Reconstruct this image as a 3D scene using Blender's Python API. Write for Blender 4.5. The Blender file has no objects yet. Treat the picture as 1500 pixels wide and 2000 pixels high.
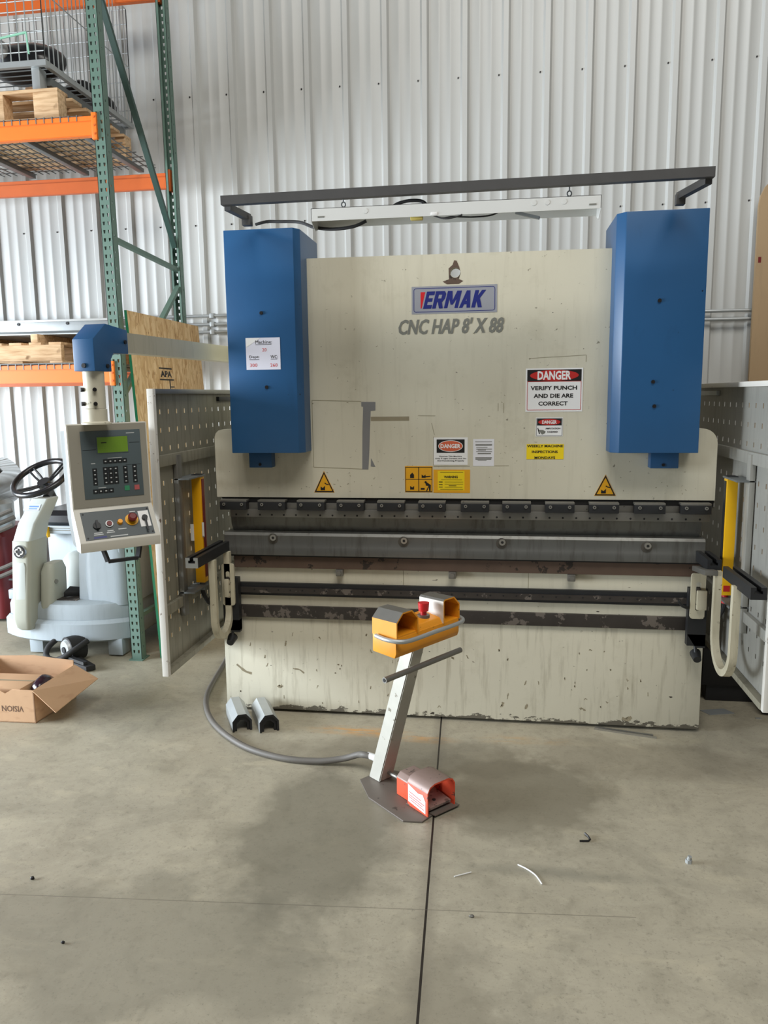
import bpy, bmesh, math, random
from mathutils import Vector, Matrix
random.seed(7)
SC = bpy.context.scene
COL = SC.collection
V = Vector
PI = math.pi

# ---------------------------------------------------------------- camera
def look_matrix(yaw, pitch, roll, loc):
    cy, sy, cp, sp = math.cos(yaw), math.sin(yaw), math.cos(pitch), math.sin(pitch)
    fwd = V((-sy*cp, cy*cp, -sp)); right = V((cy, sy, 0)); up = right.cross(fwd)
    cr, sr = math.cos(roll), math.sin(roll)
    r2 = right*cr + up*sr; u2 = up*cr - right*sr; b = -fwd
    return Matrix(((r2.x, u2.x, b.x, loc[0]), (r2.y, u2.y, b.y, loc[1]), (r2.z, u2.z, b.z, loc[2]), (0, 0, 0, 1)))
cam_data = bpy.data.cameras.new('camera')
cam = bpy.data.objects.new('camera', cam_data); COL.objects.link(cam)
cam_data.sensor_fit = 'VERTICAL'; cam_data.sensor_height = 36.0; cam_data.sensor_width = 27.0
cam_data.lens = 1503/2000*36.0
cam_data.clip_start = .05
cam.matrix_world = look_matrix(.1478, .15, -.012, (.2334, -4.0551, 1.7848))
SC.camera = cam

# ---------------------------------------------------------------- world, lamps, exposure
w = bpy.data.worlds.new('hall_ambient'); SC.world = w; w.use_nodes = True
w.node_tree.nodes['Background'].inputs[0].default_value = (.95, .97, 1.0, 1)
w.node_tree.nodes['Background'].inputs[1].default_value = .12
def area(name, loc, target, sx, sy, power, col):
    l = bpy.data.lights.new(name, 'AREA'); l.shape = 'RECTANGLE'; l.size = sx; l.size_y = sy
    l.energy = power; l.color = col
    o = bpy.data.objects.new(name, l); COL.objects.link(o)
    o.location = loc; o.rotation_euler = (V(target)-V(loc)).to_track_quat('-Z', 'Y').to_euler()
    return o
dk = area('dock_door_daylight', (-8.4, -2.2, 1.7), (-3.4, -.7, .5), 4.4, 3.0, 760, (.84, .92, 1.0)); dk.data.spread = math.radians(125)
area('high_bay_light', (.9, -4.4, 8.2), (.3, -.4, 0), 6.0, 3.0, 485, (1.0, .97, .91))
SC.view_settings.view_transform = 'Standard'
SC.view_settings.look = 'None'
SC.view_settings.exposure = 0.0
SC.view_settings.gamma = 1.0
SC.view_settings.use_curve_mapping = False
SC.render.film_transparent = False

# ---------------------------------------------------------------- materials
def srgb(r, g, b):
    f = lambda c: (c/12.92 if c <= .04045 else ((c+.055)/1.055)**2.4)
    return (f(r/255), f(g/255), f(b/255))
class NT:
    def __init__(s, name):
        s.m = bpy.data.materials.new(name); s.m.use_nodes = True
        s.t = s.m.node_tree; s.b = s.t.nodes['Principled BSDF']
        s.tc = s.t.nodes.new('ShaderNodeTexCoord')
    def n(s, typ, **kw):
        x = s.t.nodes.new(typ)
        for k, v in kw.items(): setattr(x, k, v)
        return x
    def link(s, a, b): s.t.links.new(a, b)
    def coords(s, scale=(1, 1, 1), rot=(0, 0, 0), loc=(0, 0, 0)):
        mp = s.n('ShaderNodeMapping'); s.link(s.tc.outputs['Object'], mp.inputs[0])
        mp.inputs['Scale'].default_value = scale; mp.inputs['Rotation'].default_value = rot; mp.inputs['Location'].default_value = loc
        return mp.outputs[0]
    def noise(s, scale, detail=4, rough=.55, co=None, dist=0):
        x = s.n('ShaderNodeTexNoise'); x.inputs['Scale'].default_value = scale
        x.inputs['Detail'].default_value = detail; x.inputs['Roughness'].default_value = rough; x.inputs['Distortion'].default_value = dist
        s.link(co if co is not None else s.tc.outputs['Object'], x.inputs['Vector'])
        return x.outputs['Fac']
    def ramp(s, fac, stops, interp='LINEAR'):
        x = s.n('ShaderNodeValToRGB'); x.color_ramp.interpolation = interp
        e = x.color_ramp.elements
        while len(e) < len(stops): e.new(.5)
        for k, (p, c) in enumerate(stops):
            e[k].position = p; e[k].color = (*c, 1) if len(c) == 3 else c
        s.link(fac, x.inputs[0]); return x.outputs[0]
    def mask(s, fac, lo, hi): return s.ramp(fac, [(lo, (0, 0, 0)), (hi, (1, 1, 1))])
    def mix(s, fac, a, b, blend='MIX'):
        x = s.n('ShaderNodeMix', data_type='RGBA', blend_type=blend)
        for sock, v in ((x.inputs[0], fac), (x.inputs[6], a), (x.inputs[7], b)):
            if isinstance(v, (int, float)): sock.default_value = v
            elif isinstance(v, tuple): sock.default_value = (*v, 1)
            else: s.link(v, sock)
        return x.outputs[2]
    def math(s, op, a, b=0.0, c=0.0, clamp=False):
        x = s.n('ShaderNodeMath', operation=op, use_clamp=clamp)
        for i, v in enumerate((a, b, c)):
            if isinstance(v, (int, float)): x.inputs[i].default_value = v
            else: s.link(v, x.inputs[i])
        return x.outputs[0]
    def xyz(s, co=None):
        x = s.n('ShaderNodeSeparateXYZ'); s.link(co if co is not None else s.tc.outputs['Object'], x.inputs[0]); return x.outputs
    def bump(s, h, strength=.2, dist=.01):
        x = s.n('ShaderNodeBump'); x.inputs['Strength'].default_value = strength; x.inputs['Distance'].default_value = dist
        s.link(h, x.inputs['Height']); s.link(x.outputs[0], s.b.inputs['Normal'])
    def out(s, col, rough=.5, metal=0.0, spec=.5):
        if isinstance(col, tuple): s.b.inputs['Base Color'].default_value = (*col, 1)
        else: s.link(col, s.b.inputs['Base Color'])
        for k, v in (('Roughness', rough), ('Metallic', metal), ('Specular IOR Level', spec)):
            if isinstance(v, (int, float)): s.b.inputs[k].default_value = v
            else: s.link(v, s.b.inputs[k])
        return s.m
def sc_(c, f): return tuple(min(1, x*f) for x in c)
def plain(name, col, rough=.5, metal=0.0, var=.12, vs=9, spots=None, streak=None, spec=.5, bump=0):
    t = NT(name)
    c = t.mix(t.noise(vs), sc_(col, 1-var), sc_(col, 1+var))
    if streak:                                     # (colour, amount): worn vertical grime
        m = t.mask(t.noise(5, 6, .6, t.coords((6, 6, .7))), .5, .72)
        c = t.mix(t.math('MULTIPLY', m, streak[1]), c, streak[0])
    if spots:                                      # (colour, scale, threshold)
        m = t.mask(t.noise(spots[1], 5, .65), spots[2], spots[2]+.025)
        c = t.mix(m, c, spots[0])
    if bump: t.bump(t.noise(vs*6), bump, .004)
    return t.out(c, rough, metal, spec)

CREAM = srgb(205, 200, 180)
def cream_paint(name, chip_bottom, streak=.55):
    t = NT(name)
    c = t.mix(t.noise(2.2, 5, .6), sc_(CREAM, .9), sc_(CREAM, 1.06))
    c = t.mix(t.math('MULTIPLY', t.mask(t.noise(4.0, 6, .62, t.coords((7, 7, .6))), .52, .74), streak), c, srgb(124, 114, 90))
    c = t.mix(t.math('MULTIPLY', t.mask(t.noise(3.1, 7, .7), .56, .74), .3), c, srgb(150, 142, 116))
    c = t.mix(t.math('MULTIPLY', t.mask(t.noise(30, 3, .6, t.coords((1.0, 1, 1.4))), .68, .73), .75), c, srgb(96, 88, 68))
    c = t.mix(t.mask(t.noise(17, 2, .5, t.coords((.9, 1, 2.2))), .765, .775), c, srgb(58, 52, 44))
    if chip_bottom is not None:                    # paint knocked off along the lower edge
        z = t.xyz()[2]
        lvl = t.math('MULTIPLY_ADD', t.math('SUBTRACT', z, chip_bottom), 5.2, .42)
        m = t.math('GREATER_THAN', t.noise(15, 6, .7, t.coords((.6, 1, 1.2))), t.math('MAXIMUM', lvl, .42))
        c = t.mix(t.math('MULTIPLY', m, .85), c, srgb(70, 64, 54))
    t.bump(t.noise(60, 2), .04, .002)
    return t.out(c, .5)
M = {}
M['cream'] = cream_paint('cream_paint', None, .16)
M['cream_bed'] = cream_paint('cream_paint_chipped', .02)
M['cream_worn'] = plain('worn_cream_paint', srgb(196, 189, 165), .5, 0, .1, 7, (srgb(112, 98, 78), 34, .655), (srgb(140, 130, 104), .45))
M['white_worn'] = plain('worn_white_paint', srgb(216, 213, 205), .5, 0, .06, 8, (srgb(128, 112, 100), 22, .64))
def blue_paint():
    t = NT('blue_paint')
    b = srgb(34, 82, 126)
    c = t.mix(t.noise(3, 4), sc_(b, .9), sc_(b, 1.1))
    c = t.mix(t.math('MULTIPLY', t.mask(t.noise(2.6, 6, .7, t.coords((2, 2, .8))), .58, .8), .35), c, srgb(20, 52, 84))
    c = t.mix(t.mask(t.noise(26, 2, .5), .77, .79), c, srgb(18, 30, 46))
    t.bump(t.noise(220, 2), .05, .001)
    return t.out(c, .38, 0, .5)
M['blue'] = blue_paint()
M['steel'] = plain('dark_machined_steel', srgb(108, 108, 104), .42, .6, .2, 4, None, (srgb(70, 66, 58), .6))
M['steel_bright'] = plain('bright_steel', srgb(176, 174, 168), .3, .85, .12, 6)  # bright bare steel of the loose rods
M['steel_grey'] = plain('grey_steel', srgb(128, 126, 120), .45, .6, .15, 9, (srgb(70, 62, 52), 30, .68))
M['rust'] = plain('rust_brown_steel', srgb(96, 78, 66), .7, .2, .25, 12, (srgb(52, 44, 38), 14, .6))
M['rust_dark'] = plain('dark_oily_steel', srgb(62, 57, 53), .55, .35, .35, 10, (srgb(112, 104, 97), 13, .57))
M['oil'] = plain('oily_mark', srgb(84, 80, 74), .5, .4, .2, 20)
M['black'] = plain('black_steel', srgb(38, 39, 41), .5, .2, .2, 12)
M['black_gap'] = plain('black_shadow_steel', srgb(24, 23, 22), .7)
M['charcoal'] = plain('charcoal_painted_tube', srgb(70, 69, 68), .5, .1, .15, 14)
M['rubber'] = plain('black_rubber', srgb(30, 30, 31), .75)
M['vinyl'] = plain('black_vinyl', srgb(28, 28, 31), .3, 0, .1, 20)
M['galv'] = plain('galvanised_steel', srgb(178, 182, 182), .42, .55, .1, 14)
M['galv_dark'] = plain('dull_galvanised_steel', srgb(118, 122, 122), .5, .4, .15, 10)
M['green'] = plain('green_rack_paint', srgb(94, 120, 108), .5, 0, .08, 9, (srgb(62, 82, 73), 24, .7))
M['green_dark'] = plain('dark_green_paint', srgb(38, 66, 58), .5, 0, .1, 9)
M['green_edge'] = plain('bright_green_edge_paint', srgb(30, 122, 84), .6)
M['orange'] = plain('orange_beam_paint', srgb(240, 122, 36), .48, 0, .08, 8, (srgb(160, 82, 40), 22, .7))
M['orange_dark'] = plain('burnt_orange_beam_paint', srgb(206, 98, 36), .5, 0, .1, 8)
M['arm_grey'] = plain('greyed_cream_paint', srgb(178, 172, 150), .5, 0, .06, 3, None, (srgb(146, 140, 120), .5))
def wood(name, a, b):
    t = NT(name)
    n = t.noise(4, 6, .6, t.coords((1.2, 14, 14)))
    c = t.ramp(n, [(.3, a), (.55, b), (.75, sc_(b, 1.12))])
    c = t.mix(t.mask(t.noise(7, 3), .68, .76), c, sc_(a, .6))
    return t.out(c, .75, 0, .25)
M['wood'] = wood('pale_pine', srgb(176, 138, 98), srgb(216, 184, 146))
M['wood_dark'] = wood('weathered_and_shaded_pine', srgb(96, 72, 50), srgb(138, 108, 80))  # plank brown; also carries the painted shade of the pallet side
M['board_brown'] = plain('brown_hardboard', srgb(170, 144, 110), .7, 0, .08, 2, None, (srgb(150, 128, 98), .4))
def cardboard():
    t = NT('cardboard')
    b = srgb(203, 166, 132)
    c = t.mix(t.noise(5, 5), sc_(b, .88), sc_(b, 1.08))
    c = t.mix(t.math('MULTIPLY', t.mask(t.noise(9, 2, .5, t.coords((1, 1, 3))), .6, .7), .3), c, srgb(168, 128, 98))
    t.bump(t.noise(24, 3), .15, .004)
    return t.out(c, .8, 0, .2)
M['cardboard'] = cardboard()
def osb():
    t = NT('oriented_strand_board')
    v = t.n('ShaderNodeTexVoronoi', feature='F1'); v.inputs['Scale'].default_value = 17
    co = t.coords((1, 2.6, .8), (.25, 0, 0)); nz = t.n('ShaderNodeTexNoise'); nz.inputs['Scale'].default_value = 6
    t.link(co, nz.inputs['Vector'])
    add = t.n('ShaderNodeMix', data_type='RGBA', blend_type='ADD'); add.inputs[0].default_value = .28
    t.link(co, add.inputs[6]); t.link(nz.outputs['Color'], add.inputs[7]); t.link(add.outputs[2], v.inputs['Vector'])
    sep = t.n('ShaderNodeSeparateColor'); t.link(v.outputs['Color'], sep.inputs[0])
    c = t.ramp(sep.outputs[0], [(0, srgb(184, 146, 100)), (.35, srgb(206, 172, 126)), (.7, srgb(222, 192, 148)), (1, srgb(196, 160, 112))])
    c = t.mix(t.mask(t.noise(11, 4, .6, t.coords((1, 4.0, 1.4), (.4, 0, 0))), .63, .72), c, srgb(134, 94, 56))
    return t.out(c, .75, 0, .25)
M['osb'] = osb()
def wall_mat():
    t = NT('white_liner_panel')
    b = srgb(189, 190, 187)
    c = t.mix(t.noise(.9, 3), sc_(b, .97), sc_(b, 1.03))
    t.bump(t.noise(180, 2), .06, .001)
    return t.out(c, .4, 0, .5)
M['wall'] = wall_mat()
def floor_mat():
    t = NT('stained_concrete')
    a = srgb(167, 160, 141)
    c = t.mix(t.noise(1.3, 6, .62), sc_(a, .76), sc_(a, 1.16))
    c = t.mix(t.math('MULTIPLY', t.mask(t.noise(2.1, 9, .72, None, 1.2), .5, .62), .3), c, srgb(126, 121, 106))
    c = t.mix(t.math('MULTIPLY', t.mask(t.noise(11, 7, .75, t.coords((1, 1.6, 1), (0, 0, -.5))), .55, .68), .25), c, srgb(188, 182, 162))
    c = t.mix(t.math('MULTIPLY', t.mask(t.noise(5.5, 8, .7, None, .6), .5, .7), .34), c, srgb(112, 106, 90))
    c = t.mix(t.math('MULTIPLY', t.mask(t.noise(3.4, 6, .65, t.coords((1, 2.2, 1), (0, 0, .4), (4, 2, 0)), .5), .55, .72), .32), c, srgb(196, 186, 160))
    c = t.mix(t.math('MULTIPLY', t.mask(t.noise(30, 5, .75), .54, .7), .34), c, srgb(92, 88, 76))
    c = t.mix(t.math('MULTIPLY', t.mask(t.noise(16, 6, .8, t.coords((1, 3.5, 1), (0, 0, .9)), 1.0), .6, .68), .3), c, srgb(98, 94, 82))
    c = t.mix(t.math('MULTIPLY', t.mask(t.noise(120, 2, .6), .62, .7), .3), c, srgb(88, 84, 74))
    xyz = t.xyz()
    wob = t.noise(3.0, 5, .6)
    def blob(cx, cy, rx, ry, col, amt, soft=.35):
        nonlocal c
        dx = t.math('DIVIDE', t.math('SUBTRACT', xyz[0], cx), rx); dy = t.math('DIVIDE', t.math('SUBTRACT', xyz[1], cy), ry)
        d = t.math('SQRT', t.math('ADD', t.math('MULTIPLY', dx, dx), t.math('MULTIPLY', dy, dy)))
        d = t.math('ADD', d, t.math('MULTIPLY', t.math('SUBTRACT', wob, .5), 1.5))
        m = t.ramp(d, [(1-soft, (1, 1, 1)), (1.0, (0, 0, 0))])
        c = t.mix(t.math('MULTIPLY', m, amt), c, col)
    blob(-.5, -1.2, .42, .62, srgb(104, 100, 86), .62)          # old oil stains around the pedal stand
    blob(.35, -.75, .5, .42, srgb(104, 98, 82), .6)
    blob(-.15, -.45, .75, .25, srgb(104, 96, 80), .45)
    blob(-.9, -1.9, .8, .4, srgb(116, 112, 98), .5)
    blob(.45, -1.33, .6, .05, srgb(98, 98, 88), .42, .9)
    blob(.05, -2.3, .3, .6, srgb(122, 116, 100), .5)
    blob(.9, -.35, .7, .25, srgb(112, 104, 88), .4)
    smear = t.mask(t.noise(9, 6, .7, t.coords((1, 4, 1))), .4, .66)
    def smudge(cx, cy, rx, ry, col, amt):
        blob(cx, cy, rx, ry, col, t.math('MULTIPLY', smear, amt), .8)
    smudge(-.52, -.2, .36, .07, srgb(204, 146, 66), .85)         # orange smears in front of the press
    smudge(-.15, -.25, .26, .06, srgb(204, 148, 74), .7)
    smudge(.35, -.2, .3, .08, srgb(184, 144, 88), .5)
    # saw-cut joint with dark filler, and a faint older line
    jl = t.math('ABSOLUTE', t.math('ADD', t.math('SUBTRACT', xyz[0], -.0627), t.math('MULTIPLY', xyz[1], .0399)))
    c = t.mix(t.math('MULTIPLY', t.ramp(jl, [(.012, (1, 1, 1)), (.05, (0, 0, 0))]), .35), c, srgb(104, 98, 86))
    c = t.mix(t.math('LESS_THAN', jl, .0042), c, srgb(38, 33, 28))
    sl = t.math('ABSOLUTE', t.math('SUBTRACT', t.math('SUBTRACT', xyz[1], -1.602), t.math('MULTIPLY', xyz[0], .0742)))
    gate = t.math('MULTIPLY', t.math('LESS_THAN', xyz[0], .72), t.math('LESS_THAN', sl, .0022))
    c = t.mix(t.math('MULTIPLY', gate, .5), c, srgb(90, 84, 74))
    rg = t.ramp(t.noise(2.2, 5), [(.3, (.32, .32, .32)), (.7, (.6, .6, .6))])
    t.bump(t.noise(50, 4, .6), .08, .004)
    t.out(c, .5, 0, .4); t.link(rg, t.b.inputs['Roughness'])
    return t.m
M['floor'] = floor_mat()
M['scrub'] = plain('grey_blue_plastic', srgb(158, 168, 174), .42, 0, .05, 5, None, (srgb(138, 146, 152), .4))
M['scrub_light'] = plain('pale_grey_plastic', srgb(178, 184, 180), .45, 0, .04, 4)
M['scrub_warm'] = plain('warm_grey_plastic', srgb(166, 168, 156), .5, 0, .05, 4)
M['chrome'] = plain('chrome', srgb(210, 212, 214), .12, 1.0, .03)
M['yellow'] = plain('yellow_plastic', srgb(240, 184, 20), .4, 0, .06, 10)
M['amber'] = plain('amber_housing', srgb(232, 168, 12), .35, 0, .1, 12)
M['yellow_box'] = plain('worn_orange_yellow_paint', srgb(226, 148, 30), .45, 0, .12, 12, (srgb(120, 78, 28), 22, .66))
M['red'] = plain('red_plastic', srgb(196, 34, 40), .4)
M['maroon'] = plain('dark_red_plastic', srgb(112, 30, 30), .45)
M['redbody'] = plain('red_machine_paint', srgb(96, 16, 22), .45, 0, .15)
M['pedal_red'] = plain('scuffed_orange_red_paint', srgb(222, 82, 50), .5, 0, .12, 14, (srgb(112, 66, 56), 18, .63))
M['pedal_worn'] = plain('worn_bare_pedal_top', srgb(140, 120, 112), .5, .2, .15, 12, (srgb(98, 84, 78), 20, .6))
M['plate'] = plain('brown_grey_steel_plate', srgb(112, 104, 96), .55, .4, .15, 6, (srgb(76, 70, 64), 10, .64))
M['post'] = plain('galvanised_post', srgb(182, 180, 170), .5, .25, .12, 10, (srgb(128, 122, 108), 14, .64))
M['panel_shaded'] = plain('shaded_console_paint', srgb(150, 146, 134), .5, 0, .06, 5, (srgb(108, 100, 88), 16, .72))
M['console_light'] = plain('off_white_console_paint', srgb(206, 203, 192), .5, 0, .05, 6, (srgb(110, 104, 94), 24, .68))
M['membrane'] = plain('slate_membrane', srgb(82, 94, 98), .5, 0, .05, 8)
M['slate'] = plain('slate_switch_plate', srgb(72, 80, 82), .45, 0, .06, 8)
M['key'] = plain('black_key', srgb(24, 27, 30), .5)
M['lcd'] = plain('green_lcd', srgb(112, 148, 48), .3, 0, .06, 16)
M['guard'] = plain('shaded_grimy_guard_panel', srgb(138, 134, 118), .5, .1, .12, 5, None, (srgb(84, 80, 66), .6))  # grime, plus a darker tone for the guard in shade
M['guard_lit'] = plain('lit_guard_panel', srgb(152, 151, 144), .45, .1, .08, 5, None, (srgb(112, 110, 102), .4))  # same guard panel, painted paler for the daylit side
M['paper'] = plain('white_paper', srgb(226, 226, 230), .7, 0, .02)
M['paper_lilac'] = plain('lilac_white_paper', srgb(214, 214, 226), .7, 0, .02)
M['sign_black'] = plain('sign_black', srgb(22, 20, 20), .5)
M['sign_red'] = plain('sign_red', srgb(186, 38, 32), .5)
M['sign_coral'] = plain('faded_sign_red', srgb(206, 96, 62), .5)
M['sign_white'] = plain('sign_white', srgb(232, 232, 230), .5, 0, .02)
M['sign_yellow'] = plain('sign_yellow', srgb(238, 208, 22), .5, 0, .05)
M['sign_amber'] = plain('sign_amber', srgb(226, 164, 24), .5, 0, .08, 20)
M['navy'] = plain('navy_print', srgb(26, 36, 112), .45)
M['badge'] = plain('silver_badge', srgb(172, 174, 182), .35, .4, .04)
M['grey_print'] = plain('grey_print', srgb(118, 118, 110), .55)
M['light_print'] = plain('pale_print', srgb(196, 200, 200), .5)
M['red_print'] = plain('red_print', srgb(206, 84, 84), .6)
M['tape'] = plain('grey_duct_tape', srgb(124, 124, 124), .55, .05, .1, 16)
M['tape_brown'] = plain('brown_tape_remnant', srgb(142, 132, 108), .6, 0, .2, 18)
M['residue'] = plain('adhesive_residue', srgb(150, 144, 120), .7, 0, .2, 20)
M['hose'] = plain('grey_hose', srgb(98, 94, 88), .6, 0, .12, 20)
M['plastic_white'] = plain('white_plastic', srgb(226, 226, 224), .4, 0, .02)
M['purple_bag'] = plain('dark_purple_film', srgb(44, 26, 38), .2, 0, .2)
M['black_bag'] = plain('black_film', srgb(22, 22, 26), .3, 0, .3)
M['fixture'] = plain('white_enamel_fixture', srgb(216, 217, 214), .3, .1, .05, 5)
M['screw'] = plain('screw_head', srgb(170, 168, 162), .35, .8, .05)
M['dark_screw'] = plain('dark_screw_head', srgb(34, 32, 32), .45, .4, .05)
M['brass'] = plain('yellow_cable_clamp', srgb(196, 178, 96), .5)

# ---------------------------------------------------------------- mesh helpers
def add_box(bm, lo, hi, mi=0):
    x0, y0, z0 = lo; x1, y1, z1 = hi
    v = [bm.verts.new(p) for p in ((x0,y0,z0),(x1,y0,z0),(x1,y1,z0),(x0,y1,z0),(x0,y0,z1),(x1,y0,z1),(x1,y1,z1),(x0,y1,z1))]
    for f in ((3,2,1,0),(4,5,6,7),(0,1,5,4),(1,2,6,5),(2,3,7,6),(3,0,4,7)):
        bm.faces.new([v[i] for i in f]).material_index = mi
    return v
def box(lo, hi, bev=0.0):
    bm = bmesh.new(); add_box(bm, lo, hi)
    if bev: bmesh.ops.bevel(bm, geom=bm.edges[:], offset=bev, segments=2, affect='EDGES', profile=.6)
    return bm
def frame_of(d, up=V((0, 0, 1))):
    d = d.normalized()
    if abs(d.dot(up)) > .99: up = V((0, 1, 0))
    s = d.cross(up).normalized(); return s, s.cross(d).normalized()
def add_bar(bm, p0, p1, w_, h_, up=V((0, 0, 1)), mi=0):
    p0, p1 = V(p0), V(p1); s, u = frame_of(p1-p0, V(up))
    q = []
    for p in (p0, p1):
        for a, b in ((-1,-1),(1,-1),(1,1),(-1,1)): q.append(bm.verts.new(p + s*a*w_/2 + u*b*h_/2))
    for f in ((0,1,2,3),(7,6,5,4),(0,4,5,1),(1,5,6,2),(2,6,7,3),(3,7,4,0)): bm.faces.new([q[i] for i in f]).material_index = mi
def bar(p0, p1, w_, h_, up=(0, 0, 1)):
    bm = bmesh.new(); add_bar(bm, p0, p1, w_, h_, up); return bm
def smooth_path(pts, n=6):
    P = [V(p) for p in pts]; out = []
    for i in range(len(P)-1):
        a, b, c, d = P[max(i-1,0)], P[i], P[i+1], P[min(i+2,len(P)-1)]
        for k in range(n):
            t = k/n
            out.append(.5*((2*b)+(c-a)*t+(2*a-5*b+4*c-d)*t*t+(3*b-a-3*c+d)*t**3))
    out.append(P[-1]); return out
def add_tube(bm, pts, r, seg=10, closed=False, mi=0, sm=True):
    P = [V(p) for p in pts]; n = len(P); rings = []; prev = None
    for i, p in enumerate(P):
        if closed: d = P[(i+1) % n]-P[(i-1) % n]
        else: d = P[min(i+1,n-1)]-P[max(i-1,0)]
        d.normalize()
        if prev is None: s, u = frame_of(d)
        else:
            u = (prev - d*prev.dot(d)).normalized(); s = d.cross(u).normalized()
        prev = u
        rr = r[i] if isinstance(r, (list, tuple)) else r
        rings.append([bm.verts.new(p + (s*math.cos(2*PI*k/seg)+u*math.sin(2*PI*k/seg))*rr) for k in range(seg)])
    m = n if closed else n-1
    for i in range(m):
        A, B = rings[i], rings[(i+1) % n]
        for k in range(seg):
            f = bm.faces.new((A[k], A[(k+1) % seg], B[(k+1) % seg], B[k])); f.smooth = sm; f.material_index = mi
    if not closed:
        bm.faces.new(rings[0][::-1]).material_index = mi; bm.faces.new(rings[-1]).material_index = mi
def tube(pts, r, seg=10, closed=False):
    bm = bmesh.new(); add_tube(bm, pts, r, seg, closed); return bm
def add_cyl(bm, p0, p1, r0, r1=None, seg=20, mi=0):
    add_tube(bm, (p0, p1), [r0, r0 if r1 is None else r1], seg, mi=mi)
def cyl(p0, p1, r0, r1=None, seg=20):
    bm = bmesh.new(); add_cyl(bm, p0, p1, r0, r1, seg); return bm
def add_prism(bm, pts, d, mi=0):
    d = V(d); a = [bm.verts.new(V(p)) for p in pts]; b = [bm.verts.new(V(p)+d) for p in pts]; n = len(a)
    bm.faces.new(a[::-1]).material_index = mi; bm.faces.new(b).material_index = mi
    for i in range(n): bm.faces.new((a[i], a[(i+1) % n], b[(i+1) % n], b[i])).material_index = mi
def prism(pts, d, bev=0):
    bm = bmesh.new(); add_prism(bm, pts, d)
    bmesh.ops.recalc_face_normals(bm, faces=bm.faces[:])
    if bev: bmesh.ops.bevel(bm, geom=bm.edges[:], offset=bev, segments=2, affect='EDGES', profile=.6)
    return bm
def rrect(cx, cy, w_, d_, r, z, n=5):
    out = []; r = min(r, w_/2-1e-4, d_/2-1e-4)
    for (sx, sy, a0) in ((1,-1,-PI/2),(1,1,0),(-1,1,PI/2),(-1,-1,PI)):
        for k in range(n+1):
            a = a0+PI/2*k/n
            out.append((cx+sx*(w_/2-r)+r*math.cos(a), cy+sy*(d_/2-r)+r*math.sin(a), z))
    return out
def add_loft(bm, rings, sm=True, mi=0):
    R = [[bm.verts.new(p) for p in ring] for ring in rings]; n = len(R[0])
    for A, B in zip(R, R[1:]):
        for k in range(n):
            f = bm.faces.new((A[k], A[(k+1) % n], B[(k+1) % n], B[k])); f.smooth = sm; f.material_index = mi
    bm.faces.new(R[0][::-1]).material_index = mi; bm.faces.new(R[-1]).material_index = mi
def loft(rings, sm=True):
    bm = bmesh.new(); add_loft(bm, rings, sm); return bm
def lathe(prof, c, seg=24):                         # prof: (r, z)
    bm = bmesh.new()
    add_loft(bm, [[(c[0]+max(r, 1e-4)*math.cos(2*PI*k/seg), c[1]+max(r, 1e-4)*math.sin(2*PI*k/seg), c[2]+z) for k in range(seg)] for r, z in prof])
    return bm
def cell_plate(a0, a1, b0, b1, holes, th, fn):
    """Sheet with a real grid of holes; holes = (ac, bc, top half-width, bottom half-width, half-height); fn(a,b,d) places a point."""
    bm = bmesh.new()
    acs = sorted({round(h[0], 5) for h in holes}); bcs = sorted({round(h[1], 5) for h in holes})
    hm = {(round(h[0], 5), round(h[1], 5)): h for h in holes}
    hw = max(max(h[2], h[3]) for h in holes)*1.05; hh = max(h[4] for h in holes)*1.05
    A = [a0]; B = [b0]
    for a in acs: A += [a-hw, a+hw]
    for b in bcs: B += [b-hh, b+hh]
    A.append(a1); B.append(b1)
    vs = {}
    def vert(a, b):
        k = (round(a, 6), round(b, 6))
        if k not in vs: vs[k] = bm.verts.new(fn(a, b, 0))
        return vs[k]
    for i in range(len(A)-1):
        for j in range(len(B)-1):
            q = [vert(A[i], B[j]), vert(A[i+1], B[j]), vert(A[i+1], B[j+1]), vert(A[i], B[j+1])]
            h = None
            if i % 2 and j % 2: h = hm.get((acs[i//2], bcs[j//2]))
            if h is None: bm.faces.new(q); continue
            ac, bc, wt, wb, hv = h
            inn = [vert(ac-wb, bc-hv), vert(ac+wb, bc-hv), vert(ac+wt, bc+hv), vert(ac-wt, bc+hv)]
            for k in range(4): bm.faces.new((q[k], q[(k+1) % 4], inn[(k+1) % 4], inn[k]))
    off = V(fn(a0, b0, th))-V(fn(a0, b0, 0))
    r = bmesh.ops.extrude_face_region(bm, geom=bm.faces[:], use_keep_orig=True)
    bmesh.ops.translate(bm, vec=off, verts=[v for v in r['geom'] if isinstance(v, bmesh.types.BMVert)])
    bmesh.ops.recalc_face_normals(bm, faces=bm.faces[:])
    return bm
def holed_plate(outline, holes, d):                 # outline and holes as lists of 3-D points in one plane
    bm = bmesh.new(); edges = []
    for loop in [outline]+holes:
        vs = [bm.verts.new(p) for p in loop]
        edges += [bm.edges.new((vs[i], vs[(i+1) % len(vs)])) for i in range(len(vs))]
    bmesh.ops.triangle_fill(bm, use_beauty=True, edges=edges)
    r = bmesh.ops.extrude_face_region(bm, geom=bm.faces[:], use_keep_orig=True)
    bmesh.ops.translate(bm, vec=V(d), verts=[v for v in r['geom'] if isinstance(v, bmesh.types.BMVert)])
    bmesh.ops.recalc_face_normals(bm, faces=bm.faces[:])
    return bm
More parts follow.
